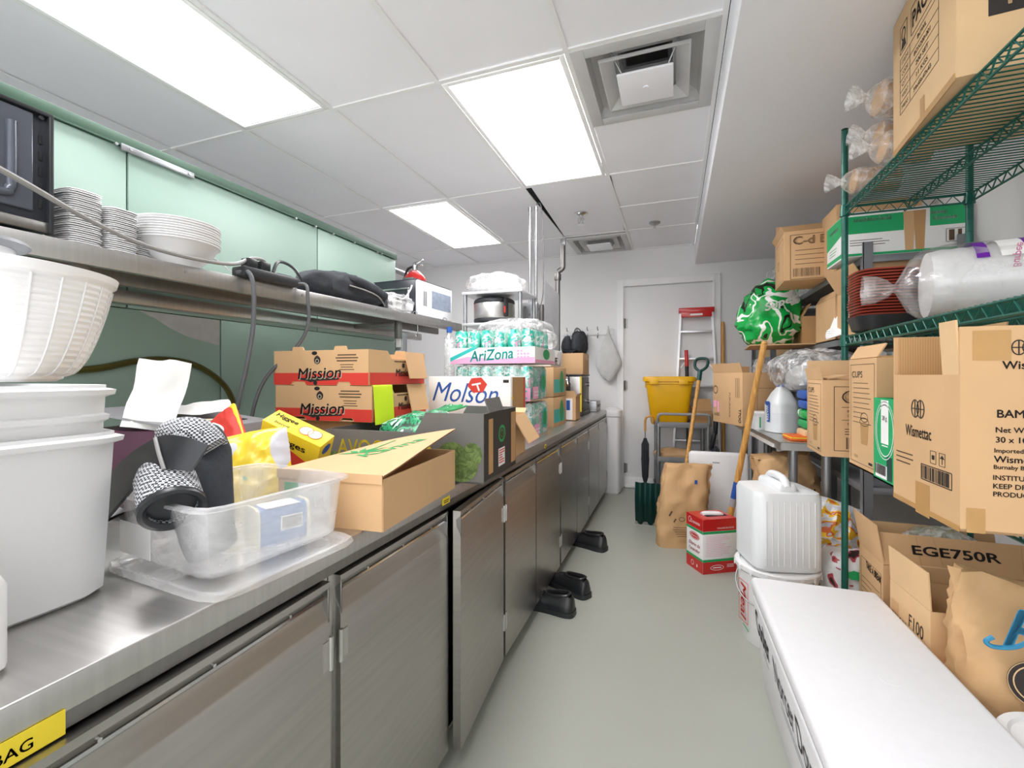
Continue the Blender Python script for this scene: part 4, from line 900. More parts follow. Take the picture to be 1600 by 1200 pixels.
def pack(label, loc, nx, ny, rz=0, art='right', group='shrink wrapped drink packs'):
    P = .0825; S = (nx*P+.006, ny*P+.006, .215)
    o = thing('drink_pack', label, 'drinks pack', loc, rz, group)
    xs = [(i-(nx-1)/2)*P for i in range(nx)]; ysx = [(j-(ny-1)/2)*P for j in range(ny)]
    cans(o, xs, [ysx[0]], .006); cans(o, [xs[-1]], ysx[1:], .006)
    if nx > 2: cans(o, xs[:-1], [ysx[-1]], .006)
    b = bmnew(); box(b, (0, 0, .003), (S[0], S[1], .005)); obj('pad', b, 'kraft', o, smooth=None)
    b = bmnew(); x, y = S[0]/2+.003, S[1]/2+.003
    lathe(b, [(x, .0), (x, .18), (x*.93, .207), (x*.5, .206)], n=40, pw=9, sy=y/x); obj('film', b, 'film', o)
    F = face(o, 'right', S)
    rects(o, F, [(-S[1]/2+.06, -.06, .1, .07)], 'pink_ink', 'printed_band', .005); rects(o, F, [(-S[1]/2+.04+.022*(k % 4), -.075+.02*(k//4), .012, .012) for k in range(8)], 'white_ink', lift=.006)
    poly(o, F, ring_pts(.05, .0, 1, 24, .05, .062), 'teal_ink', 'printed_oval', .0055); poly(o, F, ring_pts(.05, .0, 1, 24, .036, .045), 'green_ink', 'printed_oval', .0062)
    F = face(o, 'front', S); rects(o, F, [(S[0]/2-.07, -.07, .13, .075)], 'pink_ink', 'printed_band', .005); rects(o, F, [(S[0]/2-.12+.022*(k % 5), -.09+.02*(k//5), .012, .012) for k in range(0, 15, 2)], 'teal_ink', lift=.006)
    return o
pack('teal shrink wrapped drink pack at the bottom of the stack by the counter edge', (-.925, 2.62, CZ), 4, 4, -1)
pack('teal shrink wrapped drink pack on the second tier, cans showing above the white case', (-1.015, 2.62, CZ+.2165), 6, 4, -1)
pack('teal shrink wrapped drink pack hidden behind the white drinks case', (-1.30, 2.66, CZ), 4, 4, -1)
S = (.54, .42, .095)
o = carton('drink_tray', 'pink and white drink tray with teal lettering on top of the can stack', (-1.012, 2.655, CZ+.434), S, -1, 'white_card', True)
F = face(o, 'front', S); poly(o, F, [(-.269, -.047), (.269, -.047), (.269, -.012), (.0, -.02), (-.15, -.005), (-.269, -.03)], 'pink_ink'); text(o, F, 'AriZona', .0, .004, .066, .28, 'teal_ink', .02, .2, 4, .0016)
poly(o, F, [(-.269, -.01), (-.13, .047), (-.08, .047), (-.269, -.035)], 'teal_ink', 'corner_stripe', .0012); rects(o, F, [(.17+.02*(k % 4), -.03+.018*(k//4), .014, .012) for k in range(14)], 'pink_ink', lift=.0014)
F = face(o, 'right', S); poly(o, F, ring_pts(.02, .01, 1, 20, .07, .032), 'green_ink', 'printed_oval')
rects(o, F, [(0, -.035, .40, .02)], 'pink_ink', lift=.001)
P = .084
cans(o, [(i-2.5)*.0865 for i in range(6)], [-.16], .007); cans(o, [(i-2.5)*.0865 for i in range(6)], [-.075], .007); cans(o, [.216], [.01, .095], .007)
b = bmnew(); blob(b, (.42, .38, .17), .55, 46, 24, .022, 9, 31, c=(.08, .0, .10)); obj('film', b, 'film', o)
o = thing('water_bottle', 'clear bottle with a blue cap at the back left of the can stack', 'bottle', (-1.335, 2.585, CZ+.2165+.007), 0)
o.location = (-1.37, 2.60, CZ+.2165)
b = bmnew(); lathe(b, [(.03, 0), (.034, .01), (.034, .34), (.03, .38), (.014, .41), (.014, .43), (0, .43)], n=20); obj('body', b, 'film_milky', o)
b = bmnew(); lathe(b, [(.018, .425), (.018, .46), (0, .46)], n=16); obj('cap', b, 'blue_ink', o)
# packs further back
for i, (lb, loc, s, m) in enumerate((('white carton under a clear bag in the second row of packs', (-.93, 3.24, CZ+.43), (.22, .3, .12), 'white_card'), ('kraft drinks carton on the lower tier of the second row of packs', (-.92, 3.24, CZ), (.25, .34, .21), 'kraft'), ('kraft and green drinks carton on the middle tier of the second row', (-.92, 3.24, CZ+.214), (.25, .34, .21), 'kraft'))):
    o = carton('drinks_carton', lb, loc, s, -2, m, tape=False, seam=False)
    F = face(o, 'right', s); rects(o, F, [(-.02, -.03, s[1]*.8, s[2]*.45)], 'teal_ink' if i else 'grey_board', 'printed_band'); poly(o, F, ring_pts(.04, .0, 1, 24, .05, s[2]*.38), 'green_ink' if i else 'white_ink', 'printed_oval', .0014)
    if not i: rects(o, F, lines(0, 0, .1, 2, .02, .008, 4), 'ink', lift=.002)
o = thing('plastic_bag', 'clear crumpled bag on the white carton behind the can stack', 'bag', (-.93, 3.22, CZ+.552)); b = bmnew(); blob(b, (.2, .24, .14), .8, 30, 18, .03, 14, 8); obj('film', b, 'film_milky', o)
S = (.22, .18, .19)
o = carton('open_carton', 'small open carton with blue printed side near the far end of the counter', (-.86, 3.66, CZ), S, 0, 'kraft', True, {'right': (.03, 120), 'front': (.05, 100)}); rects(o, face(o, 'front', S), [(.02, 0, .13, .17)], 'white_card', 'printed_panel'); rects(o, face(o, 'front', S), [(-.06, 0, .03, .17), (.05, .03, .03, .08)], 'blue_ink', lift=.0012)
# steel rack with rice cooker behind the cans
o = thing('steel_rack', 'small steel rack carrying the rice cooker behind the can stack', 'rack', (-1.22, 3.12, CZ))
for sx in (-1, 1):
    for sy in (-1, 1): b = bmnew(); cyl(b, (sx*.21, sy*.16, 0), (sx*.21, sy*.16, .96), .014, 10); obj('post', b, 'galv', o)
for z in (.35, .73, .955): b = bmnew(); box(b, (0, 0, z), (.46, .36, .02), bev=.004); obj('shelf', b, 'alu', o)
o = thing('rice_cooker', 'steel and black rice cooker on the small rack behind the can stack', 'cooker', (-1.26, 3.10, CZ+.742))
b = bmnew(); lathe(b, [(.12, 0), (.15, .01), (.152, .03), (.15, .035), (.0, .035)], n=36); obj('base', b, 'black', o)
b = bmnew(); lathe(b, [(.15, .034), (.152, .04), (.152, .14), (.15, .145), (0, .145)], n=36); obj('body', b, 'steel', o)
b = bmnew(); lathe(b, [(.15, .144), (.153, .15), (.15, .17), (.13, .185), (.08, .192), (0, .194)], n=36); obj('lid', b, 'black', o)
b = bmnew(); box(b, (.12, -.09, .11), (.05, .03, .14), (0, 0, -.6), bev=.01); c = obj('control_panel', b, 'black', o)
b = bmnew(); box(b, (.132, -.108, .09), (.03, .003, .045), (0, 0, .9), bev=.001); obj('sticker', b, 'red_ink', c)
o = thing('plastic_bundle', 'white plastic wrapped bundle on the top board of the small rack', 'bag', (-1.25, 3.10, CZ+.966)); b = bmnew(); blob(b, (.42, .30, .14), .8, 44, 20, .03, 10, 17); obj('film', b, 'film_milky', o)
b = bmnew(); blob(b, (.36, .26, .10), .8, 36, 16, .02, 10, 19); obj('contents', b, 'white', o)
# service pole with junction box
o = thing('service_pole', 'twin metal conduit pole with a junction box rising to the ceiling', 'conduit', (-1.06, 3.42, CZ))
for x in (-.025, .025): b = bmnew(); cyl(b, (x, 0, 0), (x, 0, 1.70), .011, 10); cyl(b, (x, 0, 1.67), (x, 0, 1.70), .016, 10); obj('conduit', b, 'galv', o)
b = bmnew(); box(b, (-.01, -.03, .87), (.12, .06, .13), bev=.004); j = obj('junction_box', b, 'galv', o)
for x, z in ((-.045, .9), (.02, .9), (-.01, .84)): b = bmnew(); cyl(b, (x, -.064, z), (x, -.058, z), .01, 10); obj('knockout', b, 'steel_dk', j)
b = bmnew(); tube(b, [(.03, 0, 1.72), (.07, -.01, 1.69), (.085, -.01, 1.4), (.09, -.01, 1.15), (.08, -.02, .95), (.03, -.02, .85)], .004, 6); obj('wire', b, 'cable', o)
b = bmnew(); tube(b, [(.0, -.02, .8), (.0, -.025, .6), (.005, -.02, .4)], .01, 8); obj('wire', b, 'rubber', o)
o = thing('metal_sheet', 'upright grey metal panel beside the conduit pole', 'panel', (-.985, 3.70, CZ), 0, rot=(0, 0, math.radians(62)))
b = bmnew(); prism(b, [(-.09, 0), (.09, 0), (.09, 1.06), (-.08, 1.15), (-.09, 1.14)], -.008, .008, V); obj('sheet', b, 'cart_grey', o, smooth=None)
b = bmnew(); cyl(b, (-.12, 0, 0), (-.12, 0, .95), .022, 12); obj('side_post', b, 'steel_dk', o)
o = thing('riser_pipe', 'tall dark vent pipe with an offset elbow near the back wall', 'pipe', (-1.03, 4.10, CZ))
b = bmnew(); tube(b, [(0, 0, 0), (0, 0, .7), (0, 0, 1.28), (.005, 0, 1.33), (.045, 0, 1.36), (.05, 0, 1.41), (.05, 0, 1.58)], .024, 12, 5); obj('pipe', b, 'steel_dk', o)
for z in (1.3,): b = bmnew(); lathe(b, [(.03, 0), (.032, .01), (.032, .05), (.03, .06)], c=(0, 0, z-.05)); obj('collar', b, 'steel_dk', o)
b = bmnew(); box(b, (.05, 0, 1.6), (.05, .03, .07), bev=.006); obj('hanger', b, 'galv', o)
b = bmnew(); cyl(b, (-.12, 0, .66), (0, 0, .66), .016, 10); obj('side_arm', b, 'steel_dk', o)
# steel bench appliance with carton and caps
S = (.24, .40, .375)
o = thing('toaster_oven', 'stainless and black bench appliance with yellow edging near the far end of the counter', 'appliance', (-.905, 4.20, CZ))
b = bmnew(); box(b, (0, 0, .2), (.22, .39, .32), bev=.01); obj('casing', b, 'steel', o)
b = bmnew(); box(b, (0, 0, .02), (.25, .42, .04), bev=.006); obj('base', b, 'black', o); b = bmnew(); box(b, (0, 0, .367), (.24, .41, .015), bev=.004); obj('top_plate', b, 'black', o)
b = bmnew(); box(b, (.112, .0, .2), (.006, .36, .30), bev=.002); obj('door_panel', b, 'black', o); b = bmnew(); box(b, (.112, -.19, .2), (.012, .016, .32)); obj('yellow_edge', b, 'yellow_ink', o, smooth=None)
for z in (.12, .28): b = bmnew(); cyl(b, (.115, .1, z), (.135, .1, z), .02, 14); obj('knob', b, 'chrome', o)
o = carton('plain_carton', 'plain kraft carton standing on the bench appliance', (-.90, 4.18, CZ+.376), (.24, .3, .19), 0, 'kraft')
o = thing('tap_stand', 'chrome lever dispenser in front of the bench appliance', 'dispenser', (-.93, 3.89, CZ)); b = bmnew(); box(b, (0, 0, .01), (.12, .1, .02), bev=.006); obj('base', b, 'black', o); b = bmnew(); cyl(b, (-.03, 0, .02), (-.03, 0, .3), .014, 12); obj('column', b, 'chrome', o)
b = bmnew(); box(b, (.01, 0, .30), (.1, .07, .07), bev=.015); obj('head', b, 'chrome', o); b = bmnew(); box(b, (.04, 0, .26), (.05, .05, .09), bev=.01); obj('spout', b, 'black', o); b = bmnew(); tube(b, [(-.04, -.03, .34), (-.04, -.03, .37), (.05, -.03, .37), (.06, -.03, .30)], .007, 8); obj('lever', b, 'black', o)
o = thing('label_printer', 'small grey device with a paper slot on the far end of the counter', 'device', (-.82, 4.62, CZ)); b = bmnew(); box(b, (0, 0, .055), (.18, .24, .11), bev=.012); obj('casing', b, 'galv', o); b = bmnew(); box(b, (.088, 0, .06), (.008, .18, .03), bev=.003); obj('slot', b, 'black', o)
o = thing('black_backpack', 'black bag slumped behind the bench appliance on the counter', 'bag', (-.98, 4.62, CZ)); b = bmnew(); blob(b, (.16, .24, .42), .7, 30, 20, .02, 8, 9); obj('body', b, 'black_cloth', o)
for i, (x, r, l) in enumerate(((-.965, .3, 'left of the two black caps on the plain kraft carton'), (-.85, -.4, 'right of the two black caps on the plain kraft carton'))):
    o = thing('peaked_cap', l, 'cap', (x, 4.18, CZ+.571), 0, rot=(0, .15*r, r)); b = bmnew(); blob(b, (.10, .17, .19 if i else .17), .8, 28, 18, .012, 10, 41+i, fn=lambda p: (p.x*(1.1-2.2*p.z), p.y*(1.1-2*p.z), p.z)); obj('crown', b, 'black_cloth', o)
    b = bmnew(); strap(b, [(.0, -.07, .03), (.01, -.11, .02), (.015, -.15, .0)], [(.045, 0, 0), (.045, 0, 0), (.02, 0, 0)], .004); obj('brim', b, 'rubber', o)
# hook rail with cloth bag on the end wall
o = thing('hook_rail', 'white coat hook rail on the back wall left of the door', 'hook rail', (-.96, YB, 1.765))
b = bmnew(); box(b, (0, -.008, 0), (.60, .016, .07), bev=.004); obj('rail', b, 'white', o)
for x in (-.24, -.12, 0, .12, .24):
    b = bmnew(); tube(b, [(x, -.016, .02), (x, -.05, .03), (x, -.06, .06)], .006, 8); tube(b, [(x, -.016, -.01), (x, -.03, -.06), (x, -.05, -.07), (x, -.06, -.045)], .005, 8); obj('hook', b, 'galv', o)
o = thing('cloth_bag', 'grey white cloth bag hanging from the right end of the hook rail', 'bag', (-.715, YB-.075, 1.20), -8)
b = bmnew(); blob(b, (.38, .13, .56), .85, 40, 26, .022, 7, 13, fn=lambda p: (p.x*max(.05, (.08+.92*max(0, (1-p.z/.50)))*1.25 if p.z > .17 else .42+2.5*p.z), p.y*max(.1, 1-p.z/.66), p.z*1.1)); obj('body', b, 'grey_bag', o)
o = thing('shoulder_bag', 'black bag with a hanging strap on the middle of the hook rail', 'bag', (-1.05, YB-.075, 1.50)); b = bmnew(); blob(b, (.2, .1, .28), .7, 28, 18, .015, 9, 23, fn=lambda p: (p.x*(1-1.2*max(0, p.z-.12)), p.y, p.z)); obj('body', b, 'black_cloth', o)
b = bmnew(); tube(b, [(.08, -.03, .2), (.07, -.04, .05), (.03, -.03, -.12)], .009, 8); obj('strap', b, 'rubber', o); b = bmnew(); tube(b, [(-.06, 0, .25), (-.04, .02, .31), (.0, .02, .30), (.03, 0, .25)], .006, 6); obj('loop', b, 'rubber', o)
o = thing('slim_bin', 'tall slim white bin standing between the counter end and the door', 'bin', (-.645, 5.01, 0)); b = bmnew(); lathe(b, [(.085, 0), (.095, .02), (.095, .80), (.09, .82), (0, .82)], n=40, pw=6, sy=1.4); obj('body', b, 'white', o)
b = bmnew(); lathe(b, [(.095, .82), (.104, .825), (.104, .86), (.098, .885), (.06, .91), (0, .915)], n=40, pw=6, sy=1.36); obj('lid', b, 'white', o)
# shoes
def clog(label, x, y, rz, lace=False, s=1.0):
    o = thing('black_clog' if not lace else 'black_shoe', label, 'shoe', (x, y, 0), rz)
    prof = [(-.150, .014, .060), (-.147, .026, .085), (-.138, .037, .098), (-.115, .044, .102), (-.085, .045, .099), (-.055, .043, .095), (-.03, .042, .092), (-.005, .043, .088), (.015, .045, .082), (.05, .049, .072), (.085, .051, .062), (.115, .048, .052), (.135, .040, .043), (.148, .026, .034), (.154, .012, .026)]
    b = bmnew(); rg = []
    for px, wd, h in prof:
        r_ = []
        for k in range(32):
            a = 2*PI*k/32; sa, ca = math.sin(a), math.cos(a)
            yy = wd*math.copysign(abs(ca)**.8, ca)*(1 if sa < .3 else .95-.12*sa); zz = .02+(h-.02)*(max(0, sa)**.8)
            if -.125 < px < .0 and sa > .80: yy = wd*.62*ca/.6*.8; zz = .045 if sa > .88 else h-.004
            r_.append((px*s, yy*s, zz*s))
        rg.append(r_)
    loft(b, rg); obj('upper', b, 'rubber', o, smooth=50)
    b = bmnew(); pts = [(p[0]*s*1.03, (p[1]+.004)*s) for p in prof]; prism(b, pts+[(a, -c) for a, c in pts[::-1]], 0, .024*s); obj('sole', b, 'black', o, smooth=50)
    b = bmnew(); tube(b, [(q[0]*s, sg*q[1]*s, q[2]*s) for sg in (1,) for q in ((-.125, 0, .103), (-.118, .022, .101), (-.085, .03, .097), (-.04, .029, .091), (-.008, .02, .09), (.002, 0, .092), (-.008, -.02, .09), (-.04, -.029, .091), (-.085, -.03, .097), (-.118, -.022, .101), (-.125, 0, .103))], .006*s, 8, 4); obj('collar', b, 'rubber', o)
    if lace:
        for k in range(3): b = bmnew(); tube(b, [((.015+.02*k)*s, -.034*s, (.068-.006*k)*s), ((.018+.02*k)*s, 0, (.086-.006*k)*s), ((.015+.02*k)*s, .034*s, (.068-.006*k)*s)], .004, 6); obj('lace', b, 'black', o)
    return o
clog('black laced shoe nearest the camera, half under the cabinet', -.655, 2.36, 172, True, 1.05)
clog('black laced shoe just behind the nearest one beside the cabinet', -.60, 2.62, 150, True, 1.05)
clog('single black clog further along the floor by the cabinet doors', -.63, 3.33, 160, False, 1.15)

# ================================================================ FAR END
# trolley
ct = thing('service_trolley', 'grey plastic service trolley in front of the door', 'trolley', (.055, 4.93, 0), 6)
for z in (.10, .40, .745):
    b = bmnew(); lathe(b, [(0, 0), (.25, 0), (.262, .01), (.266, .055), (.258, .055), (.25, .012), (0, .01)], c=(0, 0, z), n=48, pw=9, sy=.72); obj('tray', b, 'cart_grey', ct)
for sx in (-1, 1):
    for sy in (-1, 1):
        b = bmnew(); cyl(b, (sx*.232, sy*.16, .05), (sx*.232, sy*.16, .80), .02, 12); obj('post', b, 'galv', ct)
        b = bmnew(); cyl(b, (sx*.232-.012, sy*.16, .03), (sx*.232+.012, sy*.16, .03), .03, 14); obj('wheel', b, 'rubber', ct)
b = bmnew(); tube(b, [(-.24, -.17, .79), (-.235, -.2, .86), (-.2, -.2, .88), (.0, -.2, .88), (.2, -.2, .88), (.235, -.2, .86), (.24, -.17, .79)], .014, 8, 4); obj('push_handle', b, 'cart_grey', ct)
b = bmnew(); tube(b, [(-.26, -.1, .78), (-.29, -.1, .84), (-.29, .1, .84), (-.26, .1, .78)], .012, 8, 4); obj('side_handle', b, 'wood', ct)
o = thing('yellow_bin', 'yellow plastic storage bin with lid on top of the trolley', 'bin', (-.065, 4.96, .762), 4)
b = bmnew(); lathe(b, [(0, .0), (.165, 0), (.175, .01), (.225, .41), (.235, .415), (.235, .44), (.0, .44)], n=56, pw=8, sy=.7); obj('tub', b, 'yellow_bin', o)
b = bmnew(); lathe(b, [(.236, .435), (.256, .44), (.258, .47), (.25, .485), (.235, .49), (.225, .482), (0, .48)], n=56, pw=8, sy=.7); obj('lid', b, 'yellow_bin', o)
for x in (-.15, .13): b = bmnew(); box(b, (x, -.181, .435), (.09, .014, .05), bev=.005); obj('latch', b, 'yellow_bin', o)
b = bmnew(); box(b, (-.225, -.02, .39), (.02, .1, .035), bev=.006); obj('handle', b, 'yellow_bin', o)
S = (.165, .17, .15)
carton('open_carton', 'small brown carton with raised flaps on the right of the trolley top', (.245, 4.89, .762), S, 8, 'kraft_dk', True, {'front': (.13, 62), 'left': (.05, 120)})
o = thing('paper_sheet', 'crumpled brown paper on the lower trolley tray', 'paper', (.0, 4.90, .413)); b = bmnew(); blob(b, (.4, .24, .10), .8, 36, 16, .025, 10, 6); obj('sheet', b, 'paper_bag', o)
def umbrella(label, loc, rot, L=.8, hk=True, r=.035):
    o = thing('umbrella', label, 'umbrella', loc, rot=rot)
    b = bmnew(); rg = [(.004, 0), (.008, .04), (r*.75, .12), (r, .3), (r*.9, .45), (r*.5, L*.72), (.012, L*.75)]
    t = bmesh.new(); R = []
    for q, z in rg: R.append([t.verts.new((q*(1+.22*math.cos(8*a+z*9))*math.cos(a), q*(1+.22*math.cos(8*a+z*9))*math.sin(a), z)) for a in [2*PI*k/40 for k in range(40)]])
    for A, B in zip(R, R[1:]):
        for i in range(40): t.faces.new((A[i], A[(i+1) % 40], B[(i+1) % 40], B[i]))
    join(b, t); obj('canopy', b, 'black_cloth', o)
    b = bmnew(); cyl(b, (0, 0, -.03), (0, 0, L), .005, 8); obj('shaft', b, 'galv', o)
    b = bmnew()
    if hk: tube(b, [(0, 0, L-.1), (0, 0, L), (.015, 0, L+.04), (.045, 0, L+.05), (.07, 0, L+.03), (.075, 0, L-.01)], .011, 8)
    else: lathe(b, [(.01, L-.12), (.018, L-.1), (.02, L), (.014, L+.03), (0, L+.035)], n=14)
    obj('handle', b, 'wood' if hk else 'rubber', o); return o
umbrella('furled black umbrella with a wooden crook hanging from the left of the trolley', (-.285, 4.74, .12), (0, .0, 0), .68)
umbrella('furled black umbrella with a straight handle behind the white panel', (.30, 4.20, .03), (.12, .02, 0), .86, False, .06)
umbrella('loosely furled black umbrella leaning left behind the white panel', (.17, 4.18, .03), (.1, .18, 0), .74, False, .085)
# step ladder
o = thing('step_ladder', 'white aluminium step ladder with a red top leaning on the door', 'ladder', (.21, 5.165, 0))
for s in (-1, 1):
    b = bmnew(); t = [(s*.25, -.0, 0), (s*.155, .045, 1.93)]; d = Vector(t[1])-Vector(t[0]); box(b, (Vector(t[0])+Vector(t[1]))/2, (.022, .06, d.length), (-.023, math.atan2(d.x, d.z), 0)); obj('rail', b, 'alu', o, smooth=None)
    b = bmnew(); box(b, (s*.25, 0, .015), (.035, .07, .03), bev=.005); obj('foot', b, 'black', o)
    b = bmnew(); cyl(b, (s*.24, .06, .02), (s*.16, .06, 1.9), .011, 8); obj('back_rail', b, 'alu', o)
for k in range(6):
    z = .28+.29*k; hw = .25-.095*z/1.93
    b = bmnew(); box(b, (0, .045*z/1.93-.005, z), (2*hw-.02, .075, .022), bev=.003); obj('step', b, 'alu', o)
for s in (-1, 1): b = bmnew(); cyl(b, (s*.155, -.005, 1.34), (s*.09, .0, 1.435), .008, 6); obj('brace', b, 'alu', o)
b = bmnew(); box(b, (0, .025, 1.955), (.35, .13, .05), bev=.008); box(b, (0, -.03, 1.91), (.3, .02, .06), bev=.004); c = obj('top_cap', b, 'red', o)
b = bmnew(); box(b, (0, -.042, 1.905), (.12, .003, .018)); obj('label_strip', b, 'white_ink', c, smooth=None)
o = thing('wooden_pole', 'plain wooden pole standing upright right of the ladder', 'pole', (.475, 5.18, 0)); b = bmnew(); cyl(b, (0, 0, 0), (-.004, .05, 1.8), .017, 10); obj('shaft', b, 'wood', o); b = bmnew(); cyl(b, (-.004, .05, 1.79), (-.004, .05, 1.83), .013, 10); obj('end_cap', b, 'wood', o)
o = thing('bolt_cutter', 'long tool with red and black grip standing behind the yellow bin', 'tool', (.125, 5.085, 0)); b = bmnew(); cyl(b, (0, 0, 0), (-.01, .02, 1.33), .011, 10); obj('shaft', b, 'black', o); b = bmnew(); cyl(b, (-.0095, .02, 1.36), (-.015, .03, 1.53), .019, 12); obj('red_grip', b, 'red', o); b = bmnew(); cyl(b, (-.008, .02, 1.25), (-.0095, .02, 1.36), .019, 12); obj('black_grip', b, 'rubber', o)
# snow shovel
o = thing('snow_shovel', 'snow shovel with dark green blade and green D grip leaning on the trolley', 'shovel', (.02, 3.93, 0), 0)
b = bmnew(); t = bmesh.new(); n = 14; vs = []
for i in range(n+1):
    a = i/n; z = .36*a+.0; y = .05-.14*math.sin(a*PI*.62)+.10*a
    vs.append([t.verts.new(((u-.5)*.50-.09, y+.012*math.cos(u*PI*12), z)) for u in [j/48 for j in range(49)]])
for i in range(n):
    for j in range(48): t.faces.new((vs[i][j], vs[i][j+1], vs[i+1][j+1], vs[i+1][j]))
bmesh.ops.solidify(t, geom=t.faces[:], thickness=.006); join(b, t); obj('blade', b, 'dk_green', o)
b = bmnew(); box(b, (-.09, .05, .012), (.50, .012, .022)); obj('wear_strip', b, 'steel_dk', o, smooth=None)
hp = Vector((.19, .53, 1.27)); h0 = Vector((.03, .1, .25)); dv = (hp-h0).normalized()
b = bmnew(); cyl(b, h0, hp, .017, 12); obj('shaft', b, 'wood', o)
b = bmnew(); A = Vector((1, -.2, 0)).normalized(); e = hp+dv*.0
cyl(b, hp-dv*.06, hp+dv*.04, .021, 12); tube(b, [e+dv*.03, e+A*.045+dv*.07, e+A*.055+dv*.12, e+A*.035+dv*.16, e-A*.035+dv*.16, e-A*.055+dv*.12, e-A*.045+dv*.07, e+dv*.03], .013, 10, 5); obj('d_grip', b, 'dk_green', o)
# brown paper sack on the floor
def sack(name, label, loc, rz, s, m, seed, amp=.014, cat='bag', lean=0, top=.25, rot=None):
    o = thing(name, label, cat, loc, rz, rot=rot); t = bmesh.new(); nu, nv = 40, 24; R = []
    for j in range(nv+1):
        v = j/nv; k = 1 if v < .55 else 1-(1-top)*((v-.55)/.45)**1.4
        ring_ = []
        for i in range(nu):
            a = 2*PI*i/nu; ca, sa = math.cos(a), math.sin(a); q = 1/((abs(ca)**5+abs(sa)**5)**.2)
            p = Vector((ca*q*s[0]/2*(1-.08*v), sa*q*s[1]/2*k, v*s[2]))
            w_ = amp*((1-2*abs(noise.noise(Vector((ca*2+seed, sa*2, v*4)))))+.6*(1-2*abs(noise.noise(Vector((ca*5, sa*5+seed, v*9)))))-.5)
            p += Vector((ca, sa, 0))*w_*min(1, v*4+.3); p.x += lean*v*v
            if j == nv: p.z += .02*noise.noise(Vector((ca*3, sa*3, seed)))+.03*ca*(seed % 3-1)
            ring_.append(t.verts.new(p))
        R.append(ring_)
    for A_, B_ in zip(R, R[1:]):
        for i in range(nu): t.faces.new((A_[i], A_[(i+1) % nu], B_[(i+1) % nu], B_[i]))
    t.faces.new(R[0][::-1]); t.faces.new(R[-1]); b = bmnew(); join(b, t); obj('body', b, m, o, smooth=70); return o
sk = sack('paper_sack', 'brown paper sack standing on the floor before the snow shovel', (.035, 3.60, 0), 16, (.34, .17, .60), 'paper_bag', 4, .02, lean=.06, top=.2)
F = Matrix.Translation((-.02, -.094, .16)) @ Matrix(((1, 0, 0, 0), (0, 0, -1, 0), (0, 1, 0, 0), (0, 0, 0, 1)))
rects(sk, F, lines(.01, .0, .16, 5, .016, .003, 6, False)+[(-.08, .1, .04, .012, 60), (-.05, .05, .03, .01, 60)], 'ink_br', lift=.016); ring(sk, F, .0, .06, .018, .012, .004, 'ink_br', lift=.017)
rects(sk, F, [(.1, .33, .02, .03)], 'blue_ink', lift=.014)
# white rounded panel
o = thing('plastic_board', 'white rounded plastic panel leaning behind the red box', 'panel', (.315, 3.80, .0), 0, rot=(-.05, 0, .04)); b = bmnew(); box(b, (0, 0, .335), (.43, .06, .67), bev=.028, seg=4); obj('body', b, 'white', o); b = bmnew(); box(b, (-.02, -.0305, .59), (.05, .002, .008)); obj('badge', b, 'grey_board', o, smooth=None)
# red jug box
S = (.24, .18, .345)
o = carton('red_box', 'red white and green box with a jug inside, standing on the floor', (.221, 3.236, 0), S, 31, 'white_card', tape=False, seam=False)
for sd, W_ in (('front', .24), ('left', .18)):
    F = face(o, sd, S); [rects(o, F, [(0, q, W_, .075)], 'red', 'red_band', .0008) for q in (.135, -.135)]; [rects(o, F, [(0, q, W_, .016)], 'green_ink', 'green_band', .001) for q in (.088, -.089)]
F = face(o, 'front', S); text(o, F, 'VINAGRE BLANCO', .04, .115, .010, .12, 'white_ink', lift=.0018); rects(o, F, lines(-.0, .065, .2, 13, .0105, .002, 12), 'pink_ink', lift=.001); ring(o, F, -.02, -.135, .045, .014, .003, 'white_ink', lift=.002); rects(o, F, [(-.02, -.135, .06, .006)], 'white_ink', lift=.002); rects(o, F, [(.075, -.135+.008*k, .05, .002) for k in range(3)], 'white_ink', lift=.002)
F = face(o, 'left', S); text(o, F, 'Cramento', .01, .135, .022, .10, 'white_ink', lift=.0018); ring(o, F, -.05, .14, .012, .016, .003, 'white_ink', lift=.002); poly(o, F, ring_pts(0, .045, 1, 24, .055, .024), 'red', 'emblem'); ring(o, F, 0, .045, .046, .017, .003, 'white_ink', lift=.0014); text(o, F, 'Blanco', 0, .045, .012, .07, 'white_ink', lift=.0016); text(o, F, 'Diario de', 0, -.01, .024, .12, 'red', .01, .3); text(o, F, "l'avandor", 0, -.045, .024, .12, 'red', .01, .3); ring(o, F, -.02, -.135, .012, .014, .003, 'white_ink', lift=.002); rects(o, F, [(.03, -.14, .008, .018)], 'white_ink', lift=.002)
b = bmnew(); box(b, (0, 0, S[2]+.0005), (S[0], S[1], .001)); obj('red_top', b, 'red', o, smooth=None)
b = bmnew(); box(b, (.02, -.0, S[2]+.0018), (.15, .075, .001)); obj('hand_hole', b, 'dark', o, smooth=None)
b = bmnew(); tube(b, [(-.06, .01, S[2]+.0), (-.03, .01, S[2]+.006), (.04, -.01, S[2]+.006), (.07, -.01, S[2]-.004)], .018, 10); obj('jug_handle', b, 'white', o)
